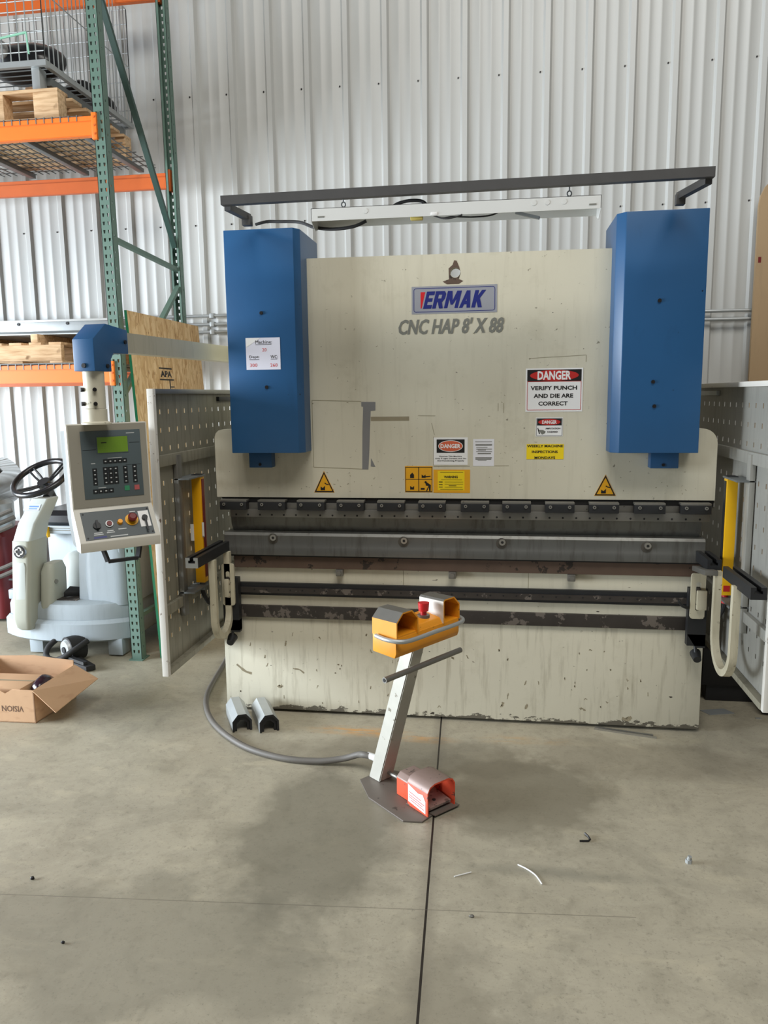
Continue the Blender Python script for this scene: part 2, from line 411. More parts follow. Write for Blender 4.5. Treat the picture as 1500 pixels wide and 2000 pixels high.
def text_bm(s, w_, h_, shear=0.0, bold=0.0, mat=Matrix()):
    c = bpy.data.curves.new('text', 'FONT'); c.body = s; c.size = 1; c.shear = shear; c.offset = bold; c.resolution_u = 2; c.extrude = .0
    o = bpy.data.objects.new('text', c); COL.objects.link(o)
    dg = bpy.context.evaluated_depsgraph_get(); dg.update()
    me = bpy.data.meshes.new_from_object(o.evaluated_get(dg))
    bm = bmesh.new(); bm.from_mesh(me)
    bpy.data.objects.remove(o); bpy.data.curves.remove(c); bpy.data.meshes.remove(me)
    xs = [v.co.x for v in bm.verts]; ys = [v.co.y for v in bm.verts]
    x0, x1, y0, y1 = min(xs), max(xs), min(ys), max(ys)
    for v in bm.verts:
        v.co = V(((v.co.x-x0)/(x1-x0)*w_, (v.co.y-y0)/(y1-y0)*h_, .0))
    r = bmesh.ops.extrude_face_region(bm, geom=bm.faces[:], use_keep_orig=True)
    bmesh.ops.translate(bm, vec=(0, 0, .0006), verts=[v for v in r['geom'] if isinstance(v, bmesh.types.BMVert)])
    bm.transform(mat); return bm
def join(*bms):
    out = bmesh.new()
    for b in bms:
        me = bpy.data.meshes.new('tmp'); b.to_mesh(me); out.from_mesh(me); bpy.data.meshes.remove(me); b.free()
    return out
INV = {}
def obj(name, bm, mats, parent=None, kind=None, label=None, fix=True):
    if fix: bmesh.ops.recalc_face_normals(bm, faces=bm.faces[:])
    root = parent
    while root is not None and root.parent is not None: root = root.parent
    if root is not None: bm.transform(INV[root.name])
    me = bpy.data.meshes.new(name); bm.to_mesh(me); bm.free()
    for m_ in (mats if isinstance(mats, (list, tuple)) else [mats]): me.materials.append(M[m_])
    me.set_sharp_from_angle(angle=math.radians(38))
    o = bpy.data.objects.new(name, me); COL.objects.link(o)
    if parent is not None: o.parent = parent
    else: INV[o.name] = Matrix()
    if kind: o['kind'] = kind
    if label: o['label'] = label
    return o
def thing(name, label, cat, loc, rotz=0.0, group=None):
    o = bpy.data.objects.new(name, None); COL.objects.link(o); o.empty_display_size = .1
    o.location = loc; o.rotation_euler = (0, 0, rotz)
    INV[o.name] = (Matrix.Translation(V(loc)) @ Matrix.Rotation(rotz, 4, 'Z')).inverted()
    o['label'] = label; o['category'] = cat
    if group: o['group'] = group
    return o
def tag(o, label, cat, group=None):
    o['label'] = label; o['category'] = cat
    if group: o['group'] = group
    return o
def dup(root, loc, rotz, label, group=None):
    r = root.copy(); COL.objects.link(r); r.location = loc; r.rotation_euler = (0, 0, rotz); r['label'] = label
    if group: r['group'] = group
    for ch in list(root.children):
        c = ch.copy(); COL.objects.link(c); c.parent = r
        for g in ch.children:
            d = g.copy(); COL.objects.link(d); d.parent = c
    return r
def FR(x, z, y):                                    # text plane that faces the aisle (-y)
    return Matrix(((1, 0, 0, x), (0, 0, -1, y), (0, 1, 0, z), (0, 0, 0, 1)))
# ================================================================ SETTING
fb = bmesh.new(); vv = [fb.verts.new(p) for p in ((-9, -7, 0), (7, -7, 0), (7, 2.25, 0), (-9, 2.25, 0))]; fb.faces.new(vv)
r_ = bmesh.ops.extrude_face_region(fb, geom=fb.faces[:], use_keep_orig=True)
bmesh.ops.translate(fb, vec=(0, 0, -.15), verts=[v for v in r_['geom'] if isinstance(v, bmesh.types.BMVert)])
obj('floor', fb, 'floor', kind='structure')
def build_wall():
    bm = bmesh.new(); prof = []; pitch = .304; x0 = .2626
    k0, k1 = -30, 22
    for k in range(k0, k1):
        c = x0+k*pitch
        prof += [(c-.034, 0), (c-.018, -.022), (c+.018, -.022), (c+.034, 0)]
        for f in (.36, .64):
            m = c+pitch*f; prof += [(m-.014, 0), (m-.007, -.0035), (m+.007, -.0035), (m+.014, 0)]
    a = [bm.verts.new((x, 2.2+y, 0)) for x, y in prof]; b = [bm.verts.new((x, 2.2+y, 7.6)) for x, y in prof]
    for i in range(len(a)-1): bm.faces.new((a[i], a[i+1], b[i+1], b[i]))
    back0 = [bm.verts.new((p[0], 2.24, 0)) for p in (prof[0], prof[-1])]; back1 = [bm.verts.new((p[0], 2.24, 7.6)) for p in (prof[0], prof[-1])]
    bm.faces.new((back0[1], back0[0], back1[0], back1[1]))
    for k in range(k0, k1):                         # sheeting screws beside the ribs
        c = x0+k*pitch
        for z in (.9, 3.17, 4.15, 5.3):
            add_cyl(bm, (c-.05, 2.2, z), (c-.05, 2.194, z), .006, seg=8, mi=1)
    return bm
obj('wall_back', build_wall(), ['wall', 'dark_screw'], kind='structure')
# conduits and cable tray along the wall
def conduit(z, xa, xb, label):
    t = thing('conduit', label, 'pipe', (xa, 2.13, z), 0, 'conduits along the wall')
    obj('pipe', tube([(xa, 2.13, z), (xb, 2.13, z)], .0125, 10), 'galv', t)
    x = xa+.25
    while x < xb:
        obj('pipe_strap', box((x-.018, 2.112, z-.02), (x+.018, 2.17, z+.02), .004), 'galv', t); x += .608
    return t
conduit(2.447, -2.945, -1.2, 'uppermost of the steel conduits on the wall behind the blue left cover')
conduit(2.379, -2.945, 2.6, 'upper long steel conduit running along the white wall behind the press')
conduit(2.318, -2.945, 2.6, 'lowest steel conduit on the white wall, just above the perforated guards')
t = thing('wireway', 'white metal cable trunking on the wall above the lower pallet', 'cable trunking', (-4.2, 2.12, 2.34))
obj('trough', box((-4.4, 2.04, 2.335), (-2.95, 2.165, 2.425), .003), 'galv', t)
obj('cover_lip', box((-4.4, 2.03, 2.425), (-2.95, 2.165, 2.443), .002), 'fixture', t)
for x in (-3.75, -3.31): obj('cover_screw', cyl((x, 2.04, 2.41), (x, 2.033, 2.41), .012, seg=10), 'dark_screw', t)

# ================================================================ PRESS BRAKE
PB = thing('press_brake', 'large cream press brake with blue cylinder covers and steel tooling', 'press brake', (0, .5, 0))
P = lambda n, bm, m, label=None: obj(n, bm, m, PB, label=label)
# side frames with the throat gap
for sx in (-1, 1):
    xi = sx*1.17
    out = [(xi, .10, .02), (xi, 1.45, .02), (xi, 1.45, 2.3), (xi, .05, 2.3), (xi, .05, 1.45), (xi, .55, 1.36), (xi, .62, 1.1), (xi, .55, .86), (xi, .1, .8)]
    P('side_frame', prism(out, (sx*.04, 0, 0)), 'cream')
P('rear_body', box((-1.165, .95, .1), (1.165, 1.35, 1.0), .01), 'cream')
# bed: tall apron and stepped upper strips
P('bed_apron', box((-1.3, .0, .018), (1.3, .07, .562), .003), 'cream_bed', 'cream front apron with chipped lower edge')
up = bmesh.new()
add_box(up, (-1.24, .0, .632), (1.272, .08, .692)); add_box(up, (-1.24, 0, .763), (1.272, .08, .849)); add_box(up, (-1.24, .045, .3), (1.272, .16, .90))
for x in (-.268, .40): add_box(up, (x-.0015, -.0008, .764), (x+.0015, .004, .846), 1)
P('bed_beam', up, ['cream', 'residue'])
P('die_rail', box((-1.215, -.022, .849), (1.283, .06, .918), .003), 'rust')
gr = bmesh.new(); add_box(gr, (-1.235, -.02, .692), (1.268, .03, .763)); add_box(gr, (-1.235, -.032, .708), (1.268, -.02, .738), 2)
for k in range(34): add_cyl(gr, (-1.1+k*.0685, -.0335, .727), (-1.1+k*.0685, -.0315, .727), .005, seg=8, mi=1)
P('guide_rail', gr, ['black', 'black_gap', 'rust_dark'])
P('lower_rail', box((-1.235, -.018, .562), (1.268, .03, .632), .004), 'rust_dark')
for x in (-.617, -.001, .621):
    s = box((x-.02, -.034, .812), (x+.02, .0, .848), .004); add_cyl(s, (x, -.034, .832), (x, -.05, .832), .013, seg=8)
    P('clamp_bolt', s, 'steel_grey')
# die with bolts
dp = [(-1.256, -.050, .927), (-1.256, -.050, .974), (-1.256, -.048, .977), (-1.256, -.048, 1.036), (-1.256, -.036, 1.050), (-1.256, .02, 1.050), (-1.256, .028, 1.036), (-1.256, .036, 1.05), (-1.256, .08, 1.05), (-1.256, .08, .927)]
DIE = P('die', prism(dp, (2.53, 0, 0)), 'steel')
for x, z in ((-.975, 1.026), (-.256, 1.02), (.261, 1.02), (.993, 1.013)):
    b = cyl((x, -.047, z), (x, -.062, z), .017, seg=14); add_cyl(b, (x, -.062, z), (x, -.0625, z), .008, seg=6, mi=1)
    obj('die_bolt', b, ['screw', 'black_gap'], DIE)
    st = cyl((x-.004, -.0478, z-.008), (x-.004, -.0488, z-.008), .029, .029, 18)
    obj('oil_ring', st, 'oil', DIE)
P('shadow_gap_strip', box((-1.24, -.03, .916), (1.26, .07, .930)), 'black_gap')  # black strip standing in for the shade in the gap under the die
# punch and its holder bar
pp = [(-1.222, -.024, 1.142), (-1.222, -.016, 1.09), (-1.222, .012, 1.052), (-1.222, .018, 1.052), (-1.222, .03, 1.09), (-1.222, .03, 1.142)]
P('punch', prism(pp, (2.478, 0, 0)), 'steel')
pbm = box((-1.214, -.055, 1.139), (1.286, .02, 1.182), .002)
for k in range(37):
    x = -1.18+k*.0672; add_cyl(pbm, (x, -.0556, 1.152), (x, -.0545, 1.152), .0055, seg=8, mi=1)
P('punch_holder', pbm, ['steel_grey', 'black_gap'])
ub = box((-1.25, -.04, 1.175), (1.30, .03, 1.215), .001)
P('upper_clamp_bar', ub, 'steel_grey')
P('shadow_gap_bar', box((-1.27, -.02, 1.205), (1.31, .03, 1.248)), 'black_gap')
cx = (-1.26, -1.11, -1.047, -.895, -.83, -.678, -.612, -.465, -.394, -.249, -.176, -.034, .046, .191, .259, .404, .476, .622, .695, .841, .916, 1.066, 1.14, 1.285)
CL = []
for a, b in zip(cx[::2], cx[1::2]):
    k = P('tool_clamp', box((a, -.088, 1.182), (b, -.04, 1.226), .003), 'black')
    obj('clamp_lip', box((a, -.084, 1.226), (b, -.03, 1.236), .001), 'steel_grey', k)
    for x in (a+.025, b-.025):
        s = cyl((x, -.088, 1.213), (x, -.094, 1.213), .0085, seg=12); add_cyl(s, (x, -.094, 1.213), (x, -.0944, 1.213), .004, seg=6, mi=1)
        obj('clamp_screw', s, ['screw', 'black_gap'], k)
# ram plate with the lifting hole
def arc(cx_, cz_, r, a0, a1, n, y): return [(cx_+r*math.cos(a0+(a1-a0)*k/n), y, cz_+r*math.sin(a0+(a1-a0)*k/n)) for k in range(n+1)]
y = -.03
ol = [(-1.294, y, 1.245), (1.312, y, 1.245)] + arc(1.237, 1.53, .075, 0, PI/2, 6, y) + [(.79, y, 1.606), (.79, y, 2.483), (-.765, y, 2.490), (-.765, y, 1.614)] + arc(-1.249, 1.569, .045, PI/2, PI, 3, y)
ram = holed_plate(ol, [arc(.011, 2.397, .0265, 0, 2*PI*(23/24), 23, y)], (0, .07, 0))
RAM = P('ram', ram, 'cream')
wr = holed_plate([(-.052, y-.0008, 2.352), (-.03, y-.0008, 2.338), (.03, y-.0008, 2.338), (.052, y-.0008, 2.352), (.03, y-.0008, 2.362), (.038, y-.0008, 2.39), (.032, y-.0008, 2.42), (.018, y-.0008, 2.452), (.006, y-.0008, 2.454), (-.002, y-.0008, 2.432), (-.022, y-.0008, 2.415), (-.02, y-.0008, 2.362)],
                 [arc(.011, 2.394, .0255, 0, 2*PI*(19/20), 19, y-.0008)], (0, .0007, 0))
obj('worn_ring', wr, 'rust', RAM, label='bare rusty patch around the lifting hole')
# cylinder covers
def cover(x0, x1, xc, zt, zb, label):
    """x0..x1 flat front; xc = where the bevelled inner side meets the ram."""
    yf = -.195
    pts = [(x0, yf, zb), (x1, yf, zb), (xc, -.152, zb), (xc, .22, zb), (x0, .22, zb)]
    c = P('cylinder_cover', prism(pts, (0, 0, zt-zb), .004), 'blue', label)
    return c
cl = cover(-1.139, -.781, -.755, 2.612, 1.4975, 'blue cover with the white machine number sheet')
cr = cover(1.182, .813, .775, 2.616, 1.4955, 'blue cover beside the large danger sign')
for c, pts in ((cl, ((-.955, 2.205), (-.94, 1.835))), (cr, ((.975, 2.21), (.96, 1.835), (.97, 1.72)))):
    for x, z in pts: obj('cover_screw', cyl((x, -.195, z), (x, -.201, z), .009, seg=10), 'dark_screw', c)
for c, x0, x1 in ((cl, -1.08, -.957), (cr, .982, 1.115)):
    tb = box((x0, -.10, 1.413), (x1, -.03, 1.498), .002); add_cyl(tb, (x0+.06, -.10, 1.43), (x0+.06, -.104, 1.43), .008, seg=8, mi=1)
    obj('cover_tab', tb, ['blue', 'dark_screw'], c)
# --- signs on the machine
def decal(name, x0, x1, z0, z1, y, m, label=None, th=.0012, parent=PB):
    return obj(name, box((x0, y-th, z0), (x1, y, z1)), m, parent, label=label)
YR = -.0302
def letters(parent, s, x0, x1, z0, z1, y, m, shear=0, bold=0):
    return obj('lettering', text_bm(s, x1-x0, z1-z0, shear, bold, FR(x0, z0, y)), m, parent, fix=False)
def ellipse(cx_, cz_, rx, rz, y, n=36): return [(cx_+rx*math.cos(2*PI*k/n), y, cz_+rz*math.sin(2*PI*k/n)) for k in range(n)]
def outline_rect(x0, x1, z0, z1, t, y, r=.012):
    o = [(a, y, b) for a, b, _ in rrect((x0+x1)/2, (z0+z1)/2, x1-x0, z1-z0, r, 0, 4)]
    i = [(a, y, b) for a, b, _ in rrect((x0+x1)/2, (z0+z1)/2, x1-x0-2*t, z1-z0-2*t, max(r-t, .001), 0, 4)]
    return holed_plate(o, [i], (0, -.0004, 0))
def bars(name, parent, rows, y, m, th=.0004):       # lines of print too small to read
    bm = bmesh.new()
    for x0, x1, z, h in rows: add_box(bm, (x0, y-th, z-h/2), (x1, y, z+h/2))
    return obj(name, bm, m, parent)
e = decal('maker_badge', -.210, .222, 2.1945, 2.331, YR, 'badge', 'silver badge with blue and red lettering')
obj('badge_line', outline_rect(-.200, .212, 2.203, 2.322, .003, YR-.0013), 'navy', e)
def bx4(a, b, c, d): return [(a, b), (c, b), (c, d), (a, d)]
GL = {'E': [bx4(0, 0, .38, 1), bx4(0, .78, 1, 1), bx4(0, .40, .9, .61), bx4(0, 0, 1, .22)],
      'R': [bx4(0, 0, .34, 1), [(0, .8), (0, 1), (.82, 1), (.95, .8)], [(.64, .42), (.64, .98), (.82, 1), (1, .84), (1, .58), (.88, .44)], bx4(0, .38, .84, .58), [(.38, .42), (.72, .46), (1, 0), (.64, 0)]],
      'M': [bx4(0, 0, .25, 1), bx4(.75, 0, 1, 1), [(0, 1), (.33, 1), (.58, .2), (.42, .2)], [(.67, 1), (1, 1), (.58, .2), (.42, .2)]],
      'A': [[(0, 0), (.32, 0), (.66, 1), (.34, 1)], [(.68, 0), (1, 0), (.66, 1), (.34, 1)], bx4(.2, .2, .8, .40)],
      'K': [bx4(0, 0, .36, 1), [(.3, .40), (.3, .62), (.62, 1), (1, 1), (.54, .45)], [(.3, .6), (.52, .66), (1, 0), (.62, 0), (.3, .44)]]}
eb_ = bmesh.new()
for ch, xa_, wa_ in (('E', -.152, .042), ('R', -.106, .055), ('M', -.046, .071), ('A', .030, .057), ('K', .092, .054)):
    for kp_, poly in enumerate(GL[ch]):
        add_prism(eb_, [(xa_+wa_*u+.021*v, YR-.0013-kp_*.00012, 2.220+.085*v) for u, v in poly], (0, -.0006, 0))
obj('lettering', eb_, 'navy', e)
obj('red_wedge', prism([(-.164, YR-.0013, 2.303), (-.140, YR-.0013, 2.303), (-.159, YR-.0013, 2.222), (-.164, YR-.0013, 2.222)], (0, -.0006, 0)), 'red', e)
obj('model_lettering', join(*[text_bm("CNC HAP 8' X 88", .534, .078, .26, .018, FR(-.279+k*.003, 2.093, YR-.0005-k*.0003)) for k in range(2)]), 'grey_print', PB, fix=False)
# DANGER verify punch and die
d = decal('danger_sign', .3695, .6525, 1.694, 1.912, YR, 'sign_white', 'large white sign with red danger oval about punch and die')
Y2 = YR-.0014
obj('border_line', outline_rect(.377, .645, 1.702, 1.847, .0025, Y2, .004), 'sign_red', d)
obj('header', box((.377, Y2-.0004, 1.847), (.645, Y2, 1.905)), 'sign_black', d)
obj('oval', prism(ellipse(.511, 1.876, .120, .027, Y2-.0005), (0, -.0005, 0)), 'sign_red', d)
letters(d, 'DANGER', .428, .594, 1.8535, 1.8985, Y2-.0011, 'sign_white', 0, .035)
for s, x0, x1, z in (('VERIFY PUNCH', .394, .624, 1.803), ('AND DIE ARE', .410, .606, 1.764), ('CORRECT', .434, .580, 1.725)):
    letters(d, s, x0, x1, z, z+.021, Y2, 'sign_black', 0, .03)
# small amputation hazard sign
d = decal('amputation_sign', .4235, .559, 1.569, 1.665, YR, 'sign_white', 'small white danger sign with hand picture')
obj('border_line', outline_rect(.4265, .556, 1.572, 1.662, .0018, Y2, .003), 'sign_black', d)
obj('header', box((.430, Y2-.0004, 1.625), (.5525, Y2, 1.659)), 'sign_black', d)
obj('oval', prism(ellipse(.491, 1.642, .055, .0155, Y2-.0005), (0, -.0005, 0)), 'sign_red', d)
letters(d, 'DANGER', .455, .528, 1.633, 1.651, Y2-.0011, 'sign_white', 0, .03)
letters(d, 'AMPUTATION', .472, .546, 1.605, 1.6135, Y2, 'sign_black', 0, .03)
letters(d, 'HAZARD', .482, .534, 1.588, 1.5965, Y2, 'sign_black', 0, .03)
hb = bmesh.new()
add_prism(hb, [(.432, Y2, 1.612), (.436, Y2, 1.612), (.446, Y2, 1.582), (.440, Y2, 1.582)], (0, -.0005, 0))
add_prism(hb, [(.438, Y2, 1.603), (.460, Y2, 1.602), (.474, Y2, 1.594), (.470, Y2, 1.586), (.456, Y2, 1.578), (.448, Y2, 1.588)], (0, -.0005, 0), 1)
obj('hand_symbol', hb, ['sign_black', 'grey_print'], d)
# weekly inspections
d = decal('inspection_label', .379, .566, 1.4525, 1.530, YR, 'sign_yellow', 'yellow label about weekly inspections')
for s, x0, x1, z in (('WEEKLY MACHINE', .381, .562, 1.5135), ('INSPECTIONS', .406, .536, 1.484), ('MONDAYS', .420, .524, 1.4535)):
    letters(d, s, x0, x1, z, z+.0135, Y2, 'sign_black', 0, .03)
# danger sign with black block
d = decal('curtain_sign', -.099, .078, 1.423, 1.566, YR, 'sign_white', 'white sign with black block and faded red oval')
obj('header', box((-.0835, Y2-.0004, 1.486), (.062, Y2, 1.556)), 'sign_black', d)
obj('oval_rim', prism(ellipse(-.011, 1.521, .064, .030, Y2-.0005), (0, -.0004, 0)), 'sign_white', d)
obj('oval', prism(ellipse(-.011, 1.521, .061, .027, Y2-.001), (0, -.0004, 0)), 'sign_coral', d)
letters(d, 'DANGER', -.063, .041, 1.510, 1.532, Y2-.0015, 'sign_white', 0, .03)
for s, x0, x1, z in (('Operate This Machine', -.071, .048, 1.4625), ('Only If Light Curtains Are On', -.091, .070, 1.4515), ('And Functioning Properly', -.081, .060, 1.4395)):
    letters(d, s, x0, x1, z, z+.0085, Y2, 'sign_black', 0, .02)
d = decal('notice_sheet', .106, .214, 1.4165, 1.557, YR, 'paper', 'plain white printed notice')
bars('print', d, [(.116, .203, 1.543, .003), (.118, .203, 1.529, .004), (.118, .203, 1.524, .003), (.122, .180, 1.514, .003), (.122, .203, 1.505, .004), (.130, .172, 1.500, .003), (.122, .203, 1.492, .003), (.130, .198, 1.482, .005), (.118, .203, 1.460, .005), (.118, .200, 1.453, .005), (.130, .176, 1.447, .003)], Y2, 'grey_print')
# pictogram sheet
d = decal('pictogram_label', -.2515, -.105, 1.2775, 1.416, YR, 'sign_amber', 'amber label with four black pictograms')
pg = bmesh.new()
def q(x0, x1, z0, z1): add_box(pg, (x0, Y2-.0004, z0), (x1, Y2, z1))
q(-.249, -.107, 1.409, 1.412); q(-.249, -.107, 1.280, 1.284); q(-.249, -.246, 1.28, 1.412); q(-.110, -.107, 1.28, 1.412); q(-.180, -.176, 1.28, 1.412); q(-.249, -.107, 1.345, 1.348)
def ppoly(pts): add_prism(pg, [(a, Y2, b) for a, b in pts], (0, -.0005, 0))
ppoly([(-.224, 1.353), (-.203, 1.353), (-.203, 1.370), (-.212, 1.382), (-.224, 1.370)])
ppoly([(-.163, 1.354), (-.142, 1.354), (-.142, 1.372), (-.152, 1.364), (-.163, 1.372)]); ppoly([(-.142, 1.357), (-.116, 1.361), (-.116, 1.365), (-.142, 1.363)])
ppoly([(-.224, 1.292), (-.203, 1.292), (-.203, 1.311), (-.213, 1.303), (-.224, 1.311)])
q(-.168, -.147, 1.291, 1.301)
ppoly([(-.143, 1.326), (-.137, 1.332), (-.114, 1.316), (-.116, 1.285), (-.123, 1.285), (-.125, 1.305), (-.134, 1.284), (-.140, 1.284), (-.127, 1.312), (-.140, 1.313)])
add_prism(pg, ellipse(-.142, 1.331, .006, .006, Y2, 10), (0, -.0005, 0))
obj('pictograms', pg, 'sign_black', d)
d = decal('warning_label', -.101, .091, 1.2755, 1.398, YR, 'sign_amber', 'amber label with taped yellow warning sheet')
obj('yellow_sheet', box((-.078, Y2-.0004, 1.289), (.062, Y2, 1.391)), 'sign_yellow', d)
letters(d, 'WARNING', -.045, .027, 1.353, 1.366, Y2-.0005, 'sign_black', 0, .04)
bars('print', d, [(-.060, .050, 1.345, .0015), (-.072, -.052, 1.333, .004), (-.042, .055, 1.333, .0015), (-.072, -.052, 1.319, .004), (-.042, .055, 1.322, .0015), (-.02, .02, 1.313, .003), (-.072, -.052, 1.306, .003), (-.042, .052, 1.305, .0015), (-.065, .055, 1.294, .002), (-.065, .055, 1.384, .0015)], Y2-.0005, 'sign_black')
def tri_sign(cx_, zt, zb, hw, label):
    d = obj('warning_triangle', prism([(cx_-hw, YR, zb), (cx_+hw, YR, zb), (cx_, YR, zt)], (0, -.0012, 0)), 'sign_amber', PB, label=label)
    k = .88
    def T(f, dz=0): return [(cx_-hw*f, Y2, zb+(zt-zb)*(1-f)*.32), (cx_+hw*f, Y2, zb+(zt-zb)*(1-f)*.32), (cx_, Y2, zb+(zt-zb)*(1-f)*.32+(zt-zb)*f)]
    obj('black_outline', holed_plate(T(.95), [T(.78)], (0, -.0004, 0)), 'sign_black', d)
    s = bmesh.new()
    add_prism(s, [(cx_-.02, Y2, zb+.012), (cx_+.004, Y2, zb+.012), (cx_+.004, Y2, zb+.036), (cx_-.008, Y2, zb+.024), (cx_-.02, Y2, zb+.032)], (0, -.0005, 0))
    add_prism(s, [(cx_, Y2, zb+.05), (cx_+.006, Y2, zb+.053), (cx_+.012, Y2, zb+.047), (cx_+.026, Y2, zb+.045), (cx_+.024, Y2, zb+.04), (cx_+.01, Y2, zb+.043)], (0, -.0005, 0))
    obj('crush_symbol', s, 'sign_black', d)
tri_sign(-.689, 1.390, 1.2735, .056, 'amber warning triangle below the number sheet cover')
tri_sign(.777, 1.375, 1.2655, .054, 'amber warning triangle below the other cover')
# machine number sheet on the blue cover
YC = -.1955
d = obj('number_sheet', box((-1.043, YC-.001, 1.9235), (-.863, YC, 2.083)), 'paper_lilac', PB, label='white sheet with machine and department numbers')
Y3 = YC-.0012
for s, x0, x1, z, h, m_ in (('Machine:', -.992, -.905, 2.053, .017, 'sign_black'), ('20', -.957, -.935, 2.014, .017, 'red_print'), ('Dept:', -1.026, -.974, 1.978, .017, 'sign_black'), ('WC:', -.914, -.877, 1.979, .016, 'sign_black'), ('300', -1.024, -.986, 1.938, .017, 'red_print'), ('260', -.917, -.880, 1.937, .017, 'red_print')):
    letters(d, s, x0, x1, z, z+h, Y3, m_, 0, .0)
bars('underline', d, [(-.992, -.908, 2.049, .002), (-1.026, -.974, 1.974, .002), (-.914, -.88, 1.975, .002)], Y3, 'sign_black')
obj('folded_corner', prism([(-1.042, Y3, 2.035), (-1.042, Y3, 2.082), (-.965, Y3, 2.082)], (0, -.0006, 0)), 'sign_white', d)
# tape and residue on the ram
obj('duct_tape', prism([(x, YR, z) for x, z in ((-.480, 1.754), (-.404, 1.753), (-.405, 1.708), (-.430, 1.706), (-.436, 1.60), (-.440, 1.50), (-.443, 1.45), (-.447, 1.398), (-.480, 1.398), (-.476, 1.60), (-.470, 1.728), (-.480, 1.730))], (0, -.0006, 0)), 'tape', PB)
obj('duct_tape', prism([(x, YR, z) for x, z in ((-.432, 1.458), (-.428, 1.452), (-.409, 1.412), (-.434, 1.414))], (0, -.0006, 0)), 'tape', PB)
obj('tape_remnant', box((-.43, YR-.0006, 1.654), (-.227, YR, 1.676)), 'tape_brown', PB)
def ln(x0, z0, x1, z1, t=.003):
    rs = bmesh.new(); add_bar(rs, (x0, YR-.0002, z0), (x1, YR-.0002, z1), t, .0006, up=(0, 1, 0)); obj('adhesive_line', rs, 'residue', PB)
for a in ((-.745, 1.765, -.48, 1.757), (-.745, 1.765, -.745, 1.41), (-.745, 1.41, -.48, 1.40), (-.10, 1.414, .09, 1.416), (.216, 1.418, .29, 1.419), (.383, 1.962, .665, 1.974), (.665, 1.974, .665, 1.94), (-.10, 1.57, -.10, 1.42), (-.18, 1.68, -.09, 1.678), (-.11, 1.64, -.095, 1.58), (.232, 1.74, .232, 1.70), (.26, 1.74, .26, 1.69)): ln(*a)
chips = bmesh.new()
for _ in range(70):
    x = random.uniform(-.72, 1.2); z = random.choice((random.uniform(1.27, 1.45), random.uniform(1.27, 1.45), random.uniform(1.45, 2.1)))
    a = random.uniform(0, PI); l = random.uniform(.002, .006)
    if -.26 < x < .1 and 1.27 < z < 1.42: continue
    if .36 < x < .66 and z > 1.45: continue
    add_bar(chips, (x-l*math.cos(a), YR-.0001, z-l*math.sin(a)), (x+l*math.cos(a), YR-.0001, z+l*math.sin(a)), .003, .0006, up=(0, 1, 0))
obj('paint_chips', chips, 'residue', PB, kind='stuff')
ch2 = bmesh.new()
def chip(x, z, a, l, t):
    n = 7; pts = []
    for k in range(n): 
        f = k/(n-1); pts.append((x+(f-.5)*l*math.cos(a), z+(f-.5)*l*math.sin(a)+.006*math.sin(5*f+x*9)))
    for p0, p1 in zip(pts, pts[1:]): add_bar(ch2, (p0[0], -.0002, p0[1]), (p1[0], -.0002, p1[1]), t*random.uniform(.6, 1.2), .0008, up=(0, 1, 0))
for a in ((-1.19, .245, -.5, .10, .016), (-.87, .255, -.45, .07, .008), (-.98, .155, -.5, .03, .018), (-.94, .41, 1.2, .022, .009), (.0, .36, .3, .014, .012), (.08, .37, -.5, .012, .006), (.40, .10, .9, .022, .014), (.27, .105, 1.0, .022, .016), (.93, .06, .2, .05, .02), (.7, .10, 0, .03, .01)): chip(*a)
for _ in range(46):
    chip(random.uniform(-1.22, 1.25), random.uniform(.06, .5), random.uniform(.3, 2.6), random.uniform(.004, .02), random.uniform(.003, .007))
obj('apron_gouges', ch2, 'tape_brown', PB, kind='stuff')
